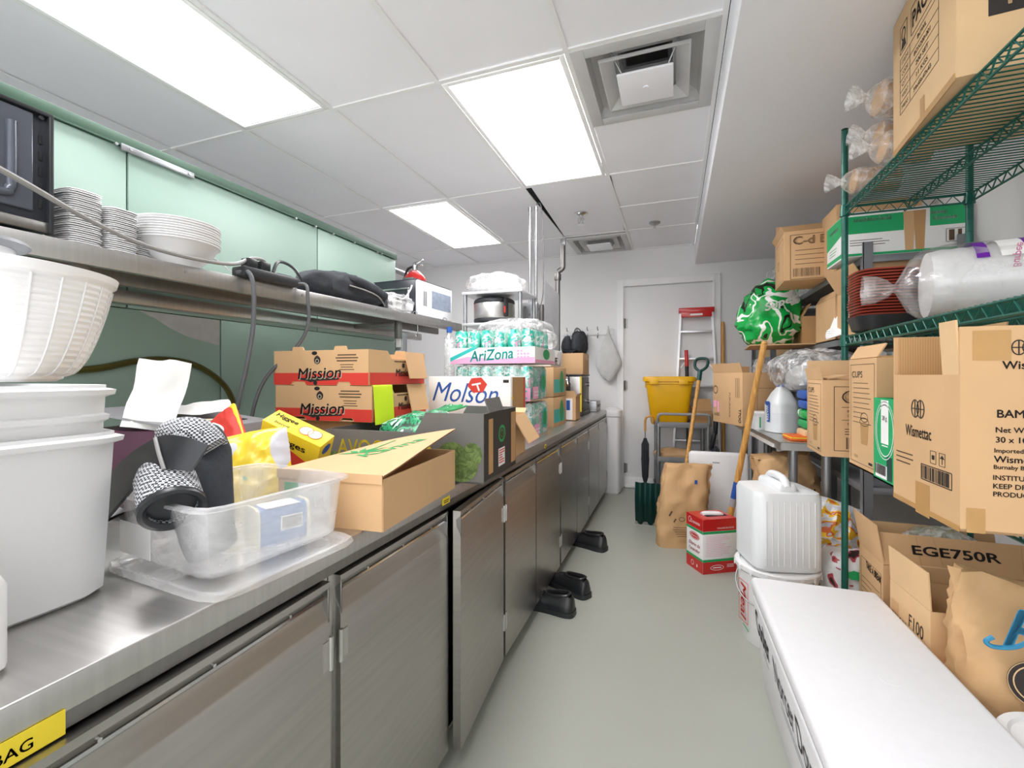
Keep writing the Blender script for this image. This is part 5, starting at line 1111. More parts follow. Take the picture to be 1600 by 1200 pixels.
# shovel / broom with label
o = thing('shovel_handle', 'long wooden handle with a blue label leaning from behind the red box', 'shovel', (.31, 3.42, 0)); a_, c_ = Vector((0, 0, .04)), Vector((.215, -.22, 1.46)); b = bmnew(); cyl(b, a_, c_, .02, 14, .018); obj('shaft', b, 'wood', o); b = bmnew(); lathe(b, [(.018, 0), (.014, .015), (0, .02)], n=14, c=c_); obj('tip', b, 'wood', o)
b = bmnew(); cyl(b, a_+(c_-a_)*.28, a_+(c_-a_)*.36, .0212, 14, .0208); obj('label_band', b, 'blue_ink', o); b = bmnew(); cyl(b, a_+(c_-a_)*.24, a_+(c_-a_)*.28, .0214, 14); obj('label_band', b, 'grey_board', o)
b = bmnew(); lathe(b, [(.03, 0), (.026, .05), (.022, .14), (.0, .14)], n=14); box(b, (0, .01, .02), (.2, .02, .04), bev=.005); obj('socket', b, 'black', o)
# ================================================================ RIGHT SIDE
# green wire rack
RX0, RX1, RY0, RY1 = .706, 1.136, .93, 2.38
rk = thing('wire_rack', 'green epoxy wire shelving rack nearest the camera on the right', 'rack', ((RX0+RX1)/2, (RY0+RY1)/2, 0))
hx, hy = (RX1-RX0)/2, (RY1-RY0)/2
for sx in (-1, 1):
    for sy in (-1, 1):
        b = bmnew(); cyl(b, (sx*hx, sy*hy, .02), (sx*hx, sy*hy, 2.343), .0127, 14)
        lathe(b, [(.02, 0), (.02, .015), (.012, .02)], c=(sx*hx, sy*hy, 0), n=12); p = obj('post', b, 'green_rack', rk)
        b = bmnew()
        for k in range(46): lathe(b, [(.0125, -.0012), (.0134, 0), (.0125, .0012)], c=(sx*hx, sy*hy, .1+k*.05), n=14)
        o = obj('post_groove', b, 'dk_green', p); o['kind'] = 'stuff'
wire_me = None
def truss(p0, p1, n):
    b = bmnew(); P0, P1 = Vector(p0), Vector(p1); up = Vector((0, 0, -.034))
    cyl(b, P0, P1, .0042, 8); cyl(b, P0+up, P1+up, .0042, 8)
    pts = []
    for i in range(n*2+1): pts.append(P0+(P1-P0)*(i/(n*2))+(up if i % 2 else Vector((0, 0, 0))))
    tube(b, pts, .0026, 6, 0); return b
for z in (.935, 1.43, 2.005):
    shf = obj('shelf', truss((-hx, -hy, z), (-hx, hy, z), 26), 'green_rack', rk)
    for a, c, n in (((hx, -hy, z), (hx, hy, z), 26), ((-hx, -hy, z), (hx, -hy, z), 8), ((-hx, hy, z), (hx, hy, z), 8), ((0, -hy, z-.006), (0, hy, z-.006), 26)): obj('truss', truss(a, c, n), 'green_rack', shf)
    for k in range(62):
        if wire_me is None: b = bmnew(); cyl(b, (-hx, 0, 0), (hx, 0, 0), .0022, 6); wr = obj('wire', b, 'green_rack', shf); wire_me = wr.data
        else: wr = bpy.data.objects.new('wire', wire_me); C.objects.link(wr); wr.parent = shf
        wr.location = (0, -hy+.0235*(k+.5), z+.004)
    for sx in (-1, 1):
        for sy in (-1, 1): b = bmnew(); lathe(b, [(.0128, -.042), (.019, -.04), (.016, .008), (.0128, .01)], c=(sx*hx, sy*hy, z), n=14); obj('collar', b, 'green_rack', shf)
T0 = 2.005+.007; T1 = 1.43+.007; T2 = .935+.007
# top shelf: big carton and bagged cup sleeves
S = (.44, .46, .445)
o = carton('carton', 'big kraft carton with a printed table on the top wire shelf', (.905, 1.66, T0), S, 0, 'kraft_lt')
o.rotation_euler = (0, 0, math.radians(-5)); F = face(o, 'left', S)
L = []
tx0, tx1, xm = -.16, .13, -.075
for k in range(6): L += [((tx0+tx1)/2, -.115+.036*k, tx1-tx0, .0016)]
for x in (tx0, xm, tx1): L += [(x, -.025, .0016, .18)]
rects(o, F, L, 'ink')
for k, (a, c) in enumerate((('MEAS', '54x45x47x43'), ('WEIGHT', '11 KGS'), ('QTY', '200 SET'), ('CODE', 'BOX200-001'), ('ITEM', 'BOWL'))):
    y = -.097+.036*k; text(o, F, a, (tx0+xm)/2, y, .013, .055, 'ink'); text(o, F, c, (xm+tx1)/2-.01, y, .014, .03+.011*len(c)*.8, 'ink', .01)
rects(o, F, frame_r(-.13, .125, .06, .085, .002)+frame_r(.03, .125, .19, .085, .002)); ring(o, F, -.13, .135, .012, .016, .006, 'ink'); poly(o, F, [(-.152, .09), (-.108, .09), (-.118, .115), (-.142, .115)], 'ink'); text(o, F, 'PACK', .02, .125, .05, .15, 'ink', .02)
rects(o, F, [(.02, -.185, .03, .06)], 'tape', 'tape_piece', .001)
b = bmnew(); box(b, (-S[0]/2-.001, 0, .004), (.002, .45, .02)); box(b, (0, 0, -.0), (.3, .06, .001)); obj('packing_tape', b, 'tape', o, smooth=None)
F = face(o, 'front', S); rects(o, F, [(-.045, -.055, .23, .07)], 'ink', 'print_block'); text(o, F, 'Plastic', -.06, -.055, .034, .13, 'kraft_lt', .02, lift=.0016)
def cup_bag(label, loc, rot, L_=.26, r=.048):
    o = thing('cup_bag', label, 'bag of cups', loc, rot=rot)
    b = bmnew(); pr = []
    for k in range(9): pr += [(r*.86, L_*k/9), (r, L_*k/9+.02), (r*.86, L_*k/9+.021)]
    lathe(b, [(0, 0)]+pr+[(r*.8, L_), (0, L_)], n=20); obj('paper_cups', b, 'kraft', o)
    b = bmnew(); t = bmesh.new(); R = []
    prof = [(r*.5, -.02), (r*1.05, 0), (r*1.12, L_*.5), (r*1.08, L_), (r*.7, L_+.03), (r*.22, L_+.05), (r*.45, L_+.07), (r*.75, L_+.10)]
    for q, z in prof: R.append([t.verts.new(((q+.006*noise.noise(Vector((math.cos(a)*3, math.sin(a)*3, z*25))))*math.cos(a), (q+.008*noise.noise(Vector((math.cos(a)*4, math.sin(a)*4, z*30))))*math.sin(a), z)) for a in [2*PI*k/28 for k in range(28)]])
    for A, B in zip(R, R[1:]):
        for i in range(28): t.faces.new((A[i], A[(i+1) % 28], B[(i+1) % 28], B[i]))
    join(b, t); obj('film', b, 'film_milky', o); return o
cup_bag('bagged stack of kraft cups sticking out behind the big top carton, upper one', (.86, 2.07, T0+.27), (0, -1.45, .1), .14, .06)
cup_bag('bagged stack of kraft cups lying on the top wire shelf, lower one by the post', (.86, 2.28, T0+.06), (0, -1.52, .0), .15, .05)
cup_bag('bagged stack of kraft cups lying on the top wire shelf, beside the big carton corner', (.87, 2.05, T0+.075), (0, -1.42, .0), .14, .055)
cup_bag('bagged stack of kraft cups resting on the two lower bagged stacks by the carton', (.90, 2.16, T0+.165), (0, -1.40, .05), .15, .05)
# middle wire shelf: lacquer bowls, black tray, foam lids in a bag
def tray_bowl(z, x, y, m, label, s=1, h=.028, top=True):
    key = ('tray', m, h)
    if key not in _tc:
        b = bmnew(); lathe(b, [(0, 0), (.075, 0), (.085, .004), (.096, h-.003), (.100, h), (.094, h), (.083, .008), (0, .006)], n=40, pw=4); o = obj('lacquer_bowl', b, m); _tc[key] = o.data
    else: o = bpy.data.objects.new('lacquer_bowl', _tc[key]); C.objects.link(o)
    o.location = (x+.002*math.sin(z*90), y+.002*math.cos(z*70), z); tag(o, label, 'bowl', 'stacked lacquer bowls'); o.scale = (s, s, 1); return o
for (x, y, nm, n) in ((.775, 2.20, 'left', 16), (.99, 2.21, 'right', 16)):
    k = obj('black_bowl', lathe(bmnew(), [(0, 0), (.075, 0), (.086, .006), (.1, .058), (.096, .06), (.08, .01), (0, .008)], n=40, pw=4), 'black'); k.location = (x, y, T1); tag(k, 'black bowl under the %s stack of red lacquer bowls' % nm, 'bowl')
    for i in range(n): tray_bowl(T1+.036+.0115*i, x, y, 'red_trim', 'red brown lacquer bowl in the %s stack on the green wire shelf' % nm)
o = thing('bag_of_lids', 'clear knotted bag of white foam lids lying on the middle wire shelf', 'bag', (.915, 1.94, T1+.134), rot=(0, 0, math.radians(-12))); o.scale = (1, 1.06, 1.06)
b = bmnew(); lathe(b, [(.0, -.10), (.105, -.10)]+[(.112-.003*(i % 2), -.10+.02*i) for i in range(1, 26)]+[(.105, .42), (0, .42)], n=40, rot=(0, PI/2, 0)); obj('foam_lids', b, 'white', o)
b = bmnew(); t = bmesh.new(); R = []
for q, z in [(.118, .42), (.120, .2), (.120, -.05), (.112, -.11), (.085, -.145), (.045, -.165), (.016, -.18), (.014, -.19), (.03, -.205), (.045, -.235), (.05, -.275)]:
    R.append([t.verts.new((z+.004*noise.noise(Vector((math.cos(a)*5, math.sin(a)*5, z*20))), (q+.09*q*noise.noise(Vector((math.cos(a)*4, math.sin(a)*4, z*14))))*math.cos(a), (q+.09*q*noise.noise(Vector((math.cos(a)*4+3, math.sin(a)*4, z*14))))*math.sin(a))) for a in [2*PI*k/48 for k in range(48)]])
for A, B in zip(R, R[1:]):
    for i in range(48): t.faces.new((A[i], A[(i+1) % 48], B[(i+1) % 48], B[i]))
join(b, t); obj('film', b, 'film_soft', o)
for x0, m in ((.0, 'purple_ink'), (.055, 'white_ink'), (.11, 'purple_ink')):
    b = bmnew(); n = 16; pv = None
    for i in range(n+1):
        a = PI*.15+PI*.60*i/n; q = [Vector((x0+dx, -.1212*math.cos(a), .1212*math.sin(a))) for dx in (0, .03 if m != 'white_ink' else .055)]
        q = [b.verts.new(v) for v in q]
        if pv: b.faces.new((pv[0], pv[1], q[1], q[0]))
        pv = q
    obj('printed_stripe', b, m, o)
text(o, Matrix.Translation((.083, -.117, .055)) @ Matrix(((0, 1, 0, 0), (-.45, 0, -.89, 0), (.89, 0, -.45, 0), (0, 0, 0, 1))), 'Burpee', .0, 0, .024, .07, 'pink_ink', .02, lift=.012)
# lower wire shelf cartons
S = (.42, .285, .418)
o = carton('carton', 'large kraft carton with black leaf emblem on the lower wire shelf nearest the camera', (.755, 1.325, T2), S, 1, 'kraft', True, cut=.098)
b = bmnew(); plate(b, (-S[0]/2+.004, -S[1]/2+.035, S[2]-.11), (0, .06, 0), (-.06, 0, 1), .125); obj('torn_flap', b, 'kraft_lt', o, smooth=None)
b = bmnew(); plate(b, (0, S[1]/2-.008, .02), (S[0]-.012, 0, 0), (0, 0, 1), S[2]-.022); obj('inner_wall', b, 'flute', o, smooth=None)
b = bmnew(); plate(b, (.0, S[1]/2-.02, S[2]-.12), (S[0]-.02, 0, 0), (0, -1, -.05), .16); obj('inner_flap', b, 'kraft_lt', o, smooth=None)
F = face(o, 'left', S)
def leaf(F, x, y, s, ink='ink', nm='leaf_emblem'):
    for dx in (-.35, .35):
        for sc_ in (1.0,):
            pts = []
            for i in range(17): a = PI*i/16; pts.append((x+dx*s+.42*s*math.sin(a)*(1 if dx < 0 else 1), y+.5*s*math.cos(a)))
            for i in range(16):
                pass
        bm = bmnew(); pL = [(x+dx*s-.0+.45*s*math.sin(PI*i/16), 0, y+.6*s*math.cos(PI*i/16)) for i in range(17)]; pR = [(x+dx*s-.45*s*math.sin(PI*i/16), 0, y+.6*s*math.cos(PI*i/16)) for i in range(17)]
        for P_ in (pL, pR, [(x+dx*s, 0, y-.6*s), (x+dx*s, 0, y+.6*s)], [(x+dx*s-.4*s, 0, y), (x+dx*s+.4*s, 0, y)]): tube(bm, [(p[0], p[2], .0008) for p in P_], .0011, 4, 0)
        bm.transform(F); obj(nm, bm, ink, o, smooth=None)
leaf(F, -.02, .03+.0, .035); text(o, F, 'Wismettac', -.02, -.025, .028, .115, 'ink', .01)
rects(o, F, frame_r(.055, -.115, .12, .035, .002)+barcode(.055, -.115, .11, .03, 9), 'ink'); rects(o, F, frame_r(.045, -.075, .022, .028, .001)+frame_r(.08, -.075, .022, .028, .001)+[(.08, -.078, .002, .014), (.045, -.075, .01, .01)], 'ink'); poly(o, F, [(.071, -.073), (.089, -.073), (.08, -.065)], 'ink')
rects(o, F, lines(-.08, -.085, .09, 3, .012, .003, 6), 'ink_br'); rects(o, F, [(.0, -.18, .06, .075)], 'tape', 'tape_piece'); rects(o, F, [(.0, -.205, .284, .012)], 'tape', 'tape_strip', .0008)
F = face(o, 'front', S); leaf(F, -.11, .165, .024)
for s_, y, h_, x in (('Wismettac', .130, .0165, -.144), ('BAMBOO', .033, .0165, -.152), ('Net Weight', -.001, .0145, -.154), ('30 x 100', -.019, .012, -.154), ('Imported by', -.042, .0115, -.156), ('Wismettac', -.058, .0135, -.157), ('Burnaby BC V', -.075, .011, -.157), ('INSTITUTIONAL', -.095, .010, -.158), ('KEEP DRY', -.112, .010, -.158), ('PRODUCT OF', -.128, .010, -.158)): text(o, F, s_, x, y, h_, None, 'ink', .02, left=True)
rects(o, F, [(-.16, .17, .06, .06)], 'tape', 'tape_piece'); rects(o, F, [(-.185, -.185, .03, .05)], 'tape', 'tape_piece')
S = (.30, .22, .25)
o = carton('green_carton', 'bright green carton with a white printed disc between the kraft cartons', (.735, 1.605, T2), S, 0, 'green_card', True)
F = face(o, 'left', S); ring(o, F, -.03, .03, .055, .075, .003, 'white_ink'); ring(o, F, -.03, .03, .065, .085, .002, 'white_ink'); rects(o, F, [(-.03, .055, .05, .13)], 'white_card', 'print_block'); rects(o, F, [(-.03, -.016, .04, .003)], 'white_ink'); text(o, F, '28 g', -.03, .065, .018, .034, 'ink', lift=.002); rects(o, F, [(-.055, -.095, .08, .04)], 'white_card', 'label_sheet'); rects(o, F, barcode(-.055, -.09, .075, .03, 13), 'ink', lift=.002); rects(o, F, [(-.0, -.08, .035, .07)], 'dk_green', lift=.0004)
text(o, F, 'SUMI', .07, -.08, .02, .05, 'white_ink', .02); rects(o, F, lines(.07, -.1, .05, 2, .008, .003, 2), 'white_ink')
S = (.30, .235, .375)
o = carton('carton', 'kraft carton with cup drawing, second from the green post on the lower wire shelf', (.745, 1.84, T2), S, 0, 'kraft', True, {'left': (.05, 60), 'right': (.1, 100)})
b = bmnew(); box(b, (0, -S[1]/2+.03, S[2]+.003), (.29, .05, .006)); obj('flap', b, 'kraft_dk', o, smooth=None)
def cafe_left(o, S, sd='left', k=1):
    F = face(o, sd, S); W_ = S[1] if sd in ('left', 'right') else S[0]
    rects(o, F, frame_r(0, 0, W_*.86, S[2]*.9, .0015)+lines(0, S[2]*.28, W_*.66, 9, S[2]*.045, .002, 5), 'ink_br'); text(o, F, 'CUPS', -W_*.18, S[2]*.36, .022, W_*.4, 'ink')
    poly(o, F, [(-.025+.02, -.10), (.045, -.10), (.055, -.03), (-.015, -.03)], 'tape', 'cup_print'); ring(o, F, .02, -.025, .036, .012, .003, 'ink_br'); ring(o, F, .02, -.01, .028, .014, .003, 'ink_br')
    text(o, F, 'YJ-12', -W_*.22, -S[2]*.4, .012, None, 'ink'); rects(o, F, [(W_*.3, -S[2]*.42, .03, .008)], 'ink')
cafe_left(o, S)
S = (.33, .255, .30)
o = carton('carton', 'kraft carton with bold lettering in front of the green post on the lower wire shelf', (.715, 2.215, T2), S, -2, 'kraft', False, {'left': (.05, 100)}, tape=False)
b = bmnew(); plate(b, (.0, S[1]/2-.01, S[2]), (.33, 0, 0), (0, .12, 1), .085); obj('flap', b, 'kraft_lt', o, smooth=None); b = bmnew(); plate(b, (-S[0]/2+.02, 0, S[2]+.004), (0, .22, 0), (.55, 0, .12), .08); obj('torn_flap', b, 'kraft', o, smooth=None)
cafe_left(o, S); F = face(o, 'front', S)
rects(o, F, frame_r(.01, 0, .27, .25, .002)+[(.0, .045, .2, .0016), (0, -.005, .2, .0016)], 'ink'); text(o, F, 'Cafe', -.035, .085, .05, .13, 'ink', .09); text(o, F, 'Cafe', -.035, .085, .044, .12, 'kraft_lt', .03, lift=.0016)
for s_, y in (('INTERFOLD', .03), ('CTN NAPKIN', .012), ('QUANTITY', -.02)): text(o, F, s_, -.045, y, .009, .075, 'ink_br')
rects(o, F, lines(-.03, -.04, .12, 3, .01, .003, 7), 'ink_br'); rects(o, F, barcode(-.04, -.095, .09, .045, 15), 'ink')
# floor cartons under the rack
S = (.46, .24, .53)
o = carton('carton', 'tall kraft carton on the floor with big code lettering on its raised flap', (.985, 2.245, 0), S, 0, 'kraft', True, {'left': (.15, 99), 'front': (.12, 66), 'back': (.1, 100)})
F = face(o, 'left', S); text(o, F, 'TAKE A BREAK', .03, .20, .03, .15, 'ink', .03, rot=-3); rects(o, F, frame_r(0, .03, .2, .38, .0015)+lines(0, .14, .18, 9, .022, .002, 15), 'ink_br'); 
F = face(o, 'front', S); rects(o, F, frame_r(.02, .0, .36, .5, .003), 'ink'); text(o, F, 'BEYOND', .03, .215, .05, .25, 'ink', .05)
a = math.radians(66); ff = Matrix.Translation((0, -S[1]/2+.003, S[2]+.001)) @ Matrix(((1, 0, 0, 0), (0, math.cos(a), -math.sin(a), 0), (0, math.sin(a), math.cos(a), 0), (0, 0, 0, 1)))
text(o, ff, 'EGE750R', -.0, .065, .035, .26, 'ink', .025, lift=.004); rects(o, ff, [(-.11, .06, .002, .11), (-.05, .06, .0015, .11, 8), (.19, .06, .0015, .11, -8)], 'kraft_dk', 'crease', .0028)
S = (.26, .25, .51)
o = carton('carton', 'kraft carton on the floor with cup drawing beside the styrofoam cooler', (.885, 1.93, 0), S, 3, 'kraft_lt', True, {'left': (.12, 93), 'back': (.06, 80)})
F = face(o, 'left', S); text(o, F, 'F100', .045, .165, .045, .085, 'ink', .0, 0, -3); rects(o, F, [(-.09, .165, .05, .05)], 'kraft', 'tape_piece', .0005); text(o, F, 'cups & lids', -.06, .14, .013, .1, 'ink', .02, .2, -4); text(o, F, 'Paper Cup', -.05, .11, .013, .1, 'ink', .02, .2, -4)
ring(o, F, .075, .115, .028, .014, .0025, 'ink'); rects(o, F, [(.047, .075, .0025, .08, 5), (.103, .075, .0025, .08, -5), (.075, .065, .0015, .075), (.065, .065, .0015, .075, 3), (.085, .065, .0015, .075, -3), (.075, .035, .045, .0025)], 'ink')
F = face(o, 'front', S); b = bmnew(); tube(b, [(-.085, .06, .001), (-.085, .085, .001), (-.07, .095, .001), (-.03, .095, .001)], .005, 6, 3); tube(b, [(-.065, .06, .001), (-.065, .075, .001), (-.03, .08, .001)], .005, 6, 3); b.transform(F); obj('logo_mark', b, 'ink', o)
for k, s_ in enumerate(('Hand', 'Pour', 'Gold', 'NO.1')): text(o, F, s_, -.085, .03-.036*k, .024, None, 'ink', .02, left=True)
sk = sack('paper_sack', 'big brown paper sack with blue script letter by the right frame edge', (1.0, 1.68, 0), -10, (.44, .22, .66), 'paper_bag', 12, .03, top=.14)
F = Matrix.Translation((-.145, -.118, .455)) @ Matrix(((1, 0, 0, 0), (0, .12, -.99, 0), (0, .99, .12, 0), (0, 0, 0, 1)))
text(sk, F, 'R', .03, .13, .11, .09, 'cyan_ink', .02, .35, lift=.024); 
b = bmnew(); tube(b, [(-.03, .10, .024), (-.045, .085, .024), (-.03, .075, .024), (.01, .085, .024), (.04, .11, .024)], .006, 6); b.transform(F); obj('script_swash', b, 'cyan_ink', sk)
poly(sk, F, ring_pts(.05, -.0, .058, 32), 'ink', 'seal', .022); ring(sk, F, .05, 0, .044, .044, .003, 'kraft_lt', lift=.0235); ring(sk, F, .05, 0, .056, .056, .0015, 'kraft_lt', lift=.0235); rects(sk, F, [(.05, 0, .01, .04), (.05, .005, .035, .01), (.05, -.014, .025, .008)], 'kraft_lt', lift=.0236)
# styrofoam cooler
o = thing('foam_cooler', 'long white styrofoam cooler with black lettering in the right foreground', 'cooler', (.515, 1.615, 0), 1.0)
b = bmnew(); box(b, (0, 0, .19), (.425, .92, .38), bev=.02, seg=3, taper=(.80, .92)); obj('body', b, 'eps', o)
b = bmnew(); box(b, (0, 0, .41), (.43, .94, .055), bev=.018, seg=4); lid = obj('lid', b, 'eps', o)
b = bmnew(); box(b, (0, 0, .3815), (.418, .92, .006)); obj('seam', b, 'cart_grey', o, smooth=None)
Ft = Matrix.Translation((0, 0, .435)); text(lid, Ft, 'SEAFOOD', -.02, .36, .028, .22, 'eps', .02, lift=.0018, name='embossed_lettering'); text(lid, Ft, 'FRESH', -.02, .315, .035, .2, 'eps', .03, lift=.0018, name='embossed_lettering'); rects(lid, Ft, frame_r(-.02, .335, .28, .1, .004), 'eps', 'embossed_frame', .001, .002)
ring(lid, Ft, .03, -.12, .022, .02, .003, 'eps', 'vent_ring'); b = bmnew(); lathe(b, [(.025, .004), (.028, 0)], c=(.03, -.12, .434), n=24); obj('vent_ring', b, 'eps', lid)
b = bmnew(); tube(b, [(-.1, -.468, .39), (-.08, -.475, .415), (.08, -.475, .415), (.1, -.468, .39)], .016, 10); obj('hand_grip', b, 'eps', lid)
Fs = Matrix.Translation((-.1915, 0, .19)) @ Matrix(((0, -.111, -.994, 0), (-1, 0, 0, 0), (0, .994, -.111, 0), (0, 0, 0, 1)))
text(o, Fs, 'Cooler', -.30, .10, .10, .24, 'ink', .02, lift=.0015); text(o, Fs, 'Norcer Down', .13, .09, .09, .48, 'ink', .0, lift=.0015); rects(o, Fs, lines(-.27, .03, .1, 2, .015, .004, 1)+lines(.1, .02, .3, 2, .016, .004, 2), 'cart_grey', lift=.0012)
# lidded round bucket with jerrycan
def pail(label, loc, r, h, rz=0):
    o = thing('plastic_pail', label, 'bucket', loc, rz)
    b = bmnew(); lathe(b, [(0, 0), (r*.86, 0), (r*.88, .006), (r, h*.86), (r+.004, h*.86), (r+.004, h*.9), (r*.99, h*.9), (r*.99, h*.98), (0, h*.98)], n=48); obj('body', b, 'white', o)
    b = bmnew(); lathe(b, [(r*.99, h*.925), (r+.014, h*.93), (r+.016, h*.985), (r+.012, h), (r-.006, h), (r-.012, h*.985), (0, h*.985)], n=48); l = obj('lid', b, 'white', o)
    for k in range(16):
        a = 2*PI*k/16; b = bmnew(); box(b, ((r+.016)*math.cos(a), (r+.016)*math.sin(a), h*.945), (.004, .012, .022), (0, 0, a)); obj('lid_tab', b, 'white', l, smooth=None)
    b = bmnew(); tube(b, [((r+.01)*math.cos(a), (r+.01)*math.sin(a)*1.0, h*.82-.10*math.sin((a-2.6)*PI/3.1)) for a in [2.6+3.1*k/8 for k in range(9)]], .003, 6); obj('bail', b, 'galv', o)
    return o
pl = pail('white lidded pail under the square white jerrycan, with a red printed label', (.455, 2.455, 0), .165, .372)
for s_, z, hh in (('Meal', .2, .05),):
    bm = bmnew(); Fc = Matrix.Rotation(math.radians(203), 4, 'Z') @ Matrix.Translation((.153, 0, .19)) @ Matrix(((0, 0, 1, 0), (1, 0, 0, 0), (0, 1, 0, 0), (0, 0, 0, 1)))
    rects(pl, Fc, frame_r(0, .0, .075, .19, .003), 'red_ink', lift=.010); text(pl, Fc, s_, 0, 0, .045, .17, 'red_ink', .02, .2, -90, lift=.0105); rects(pl, Fc, [(.02, -.115, .05, .006, -20)], 'green_ink', lift=.0105)
S = (.30, .27, .40)
o = thing('jerrycan', 'square translucent white jerrycan standing on the lidded pail', 'jug', (.455, 2.455, .373), 14)
b = bmnew(); lathe(b, [(0, 0), (.135, 0), (.148, .015), (.148, .335), (.140, .355), (.10, .365), (0, .368)], n=56, pw=7, sy=.92); obj('body', b, 'milk_jug', o)
for k in range(9):
    b = bmnew(); tube(b, [(-.105+.026*k, -.1355, .03), (-.105+.026*k, -.1365, .18), (-.105+.026*k, -.1355, .32)], .0025, 6, 3); obj('rib', b, 'milk_jug', o)
b = bmnew(); box(b, (-.0, .0, .37), (.09, .22, .05), bev=.022, seg=3); obj('handle_base', b, 'milk_jug', o); b = bmnew(); tube(b, [(0, -.10, .375), (0, -.06, .41), (0, .05, .41), (0, .09, .375)], .018, 10); obj('handle', b, 'milk_jug', o)
pail('white pail with a ridged lid at the bottom right corner of the photo', (.868, 1.40, 0), .122, .40)
# steel table
tb = thing('steel_table', 'narrow stainless work table in front of the grey shelving', 'table', (.53, 2.79, 0), 3.6)
Wt, Lt, TZ = .30, 1.42, .9
b = bmnew(); box(b, (Wt/2, Lt/2, TZ-.002), (Wt, Lt, .006)); box(b, (Wt/2, .004, TZ-.022), (Wt, .008, .044)); box(b, (.004, Lt/2, TZ-.022), (.008, Lt, .044)); box(b, (Wt/2, Lt-.004, TZ-.022), (Wt, .008, .044)); box(b, (Wt-.004, Lt/2, TZ-.022), (.008, Lt, .044)); obj('top', b, 'steel', tb, smooth=None)
for x in (.05+.04, Wt-.05):
    for y in (.09, Lt-.09): b = bmnew(); cyl(b, (x, y, .03), (x, y, TZ-.045), .0225, 16); cyl(b, (x, y, 0), (x, y, .03), .014, 10, .022); obj('leg', b, 'galv', tb)
b = bmnew(); box(b, (Wt/2, Lt/2, .16), (Wt-.06, Lt-.12, .012)); obj('under_shelf', b, 'steel_dk', tb, smooth=None)
b = bmnew(); box(b, (.0, Lt/2-.1, TZ-.035), (.012, 1.0, .02), (0, .3, 0)); obj('edge_strip', b, 'alu', tb, smooth=None)
# on the table
o = thing('water_jug', 'half full translucent gallon jug with a blue label on the steel table', 'jug', (.635, 3.28, TZ+.002), 25)
b = bmnew(); lathe(b, [(0, 0), (.075, 0), (.082, .008), (.083, .17), (.078, .19), (.05, .25), (.024, .285), (.024, .30), (0, .30)], n=40, pw=3.2); obj('body', b, 'milk_jug', o)
b = bmnew(); lathe(b, [(.027, .288), (.027, .306), (0, .308)], n=20); obj('cap', b, 'blue_ink', o)
b = bmnew(); lathe(b, [(.0835, .0), (.0838, .12), (.0, .12)], n=40, pw=3.2, c=(0, 0, .004)); obj('water', b, mat('seen water level', 'DADFE2', .25, 0, .02), o)
Fj = Matrix.Rotation(math.radians(170), 4, 'Z') @ Matrix.Translation((.084, 0, .12)) @ Matrix(((0, 0, 1, 0), (1, 0, 0, 0), (0, 1, 0, 0), (0, 0, 0, 1))); rects(o, Fj, [(0, .01, .055, .13)], 'blue_ink', 'label_sheet', .001, .001); text(o, Fj, 'WATER', 0, .0, .03, .1, 'white_ink', .02, 0, -90, lift=.002)
b = bmnew(); tube(b, [(.03, .03, .27), (.06, .06, .25), (.075, .07, .2), (.07, .06, .17)], .012, 8); obj('handle', b, 'milk_jug', o)
o = thing('food_container', 'translucent lidded container with a green label on the table left of the water jug', 'container', (.545, 3.42, TZ+.002), 10); b = bmnew(); lathe(b, [(0, 0), (.055, 0), (.065, .10), (0, .10)], n=36, pw=5); obj('tub', b, 'milk_jug', o); b = bmnew(); lathe(b, [(.067, .098), (.07, .112), (.06, .118), (0, .118)], n=36, pw=5); obj('lid', b, 'white', o)
rects(o, Matrix.Translation((-.0, -.0615, .05)) @ Matrix(((1, 0, 0, 0), (0, 0, -1, 0), (0, 1, 0, 0), (0, 0, 0, 1))), [(-.03, 0, .008, .07)], 'green_ink', 'label_sheet', .003)
S = (.30, .40, .38)
o = carton('carton', 'kraft carton with printed sideways lettering on the far end of the steel table', (.50, 3.78, TZ+.002), S, 24, 'kraft', False, {'left': (.07, 105), 'back': (.05, 90)}, tape=False)
F = face(o, 'left', S); text(o, F, 'T7OO', .17, -.12, .032, .10, 'ink', .03, 0, -90); text(o, F, 'FURUKAWA', .04, -.05, .02, .18, 'ink_br', .0, 0, -90); rects(o, F, [(.12+.02*k, .08, .005, .14) for k in range(3)], 'ink_br'); rects(o, F, [(-.17, -.05, .045, .05), (-.12, -.07, .02, .08)], 'pink_ink', lift=.0008); ring(o, F, -.16, .06, .025, .025, .008, 'ink_br'); text(o, F, 'A-RIO', -.14, -.13, .025, .08, 'ink')
F = face(o, 'front', S); rects(o, F, frame_r(.02, .0, .12, .16, .002), 'ink_br')
o = thing('noodle_packs', 'stack of blue and green snack packets on the table behind the water jug', 'packets', (.80, 3.05, TZ+.002))
o.location = (.735, 2.98, TZ+.002)
for k, m in enumerate(('kraft_lt', 'green_ink', 'bag_green', 'blue_ink', 'blue_ink')):
    b = bmnew(); box(b, (.005*(k % 2), 0, .03+.055*k), (.13, .18, .05), bev=.015); obj('packet', b, m, o)
for k, m in enumerate(('white_ink', 'red_ink', 'yellow_ink')):
    pass
o = thing('paper_packet', 'flat orange and yellow packet on the steel table in front of the snack packets', 'packet', (.665, 2.94, TZ+.002), 4); b = bmnew(); box(b, (0, 0, .012), (.14, .16, .024), bev=.004); obj('packet', b, mat('orange print', 'E2641E', .5, 0, .1), o); b = bmnew(); box(b, (0, -.0005, .016), (.1415, .161, .006)); obj('yellow_band', b, 'yellow_ink', o, smooth=None)
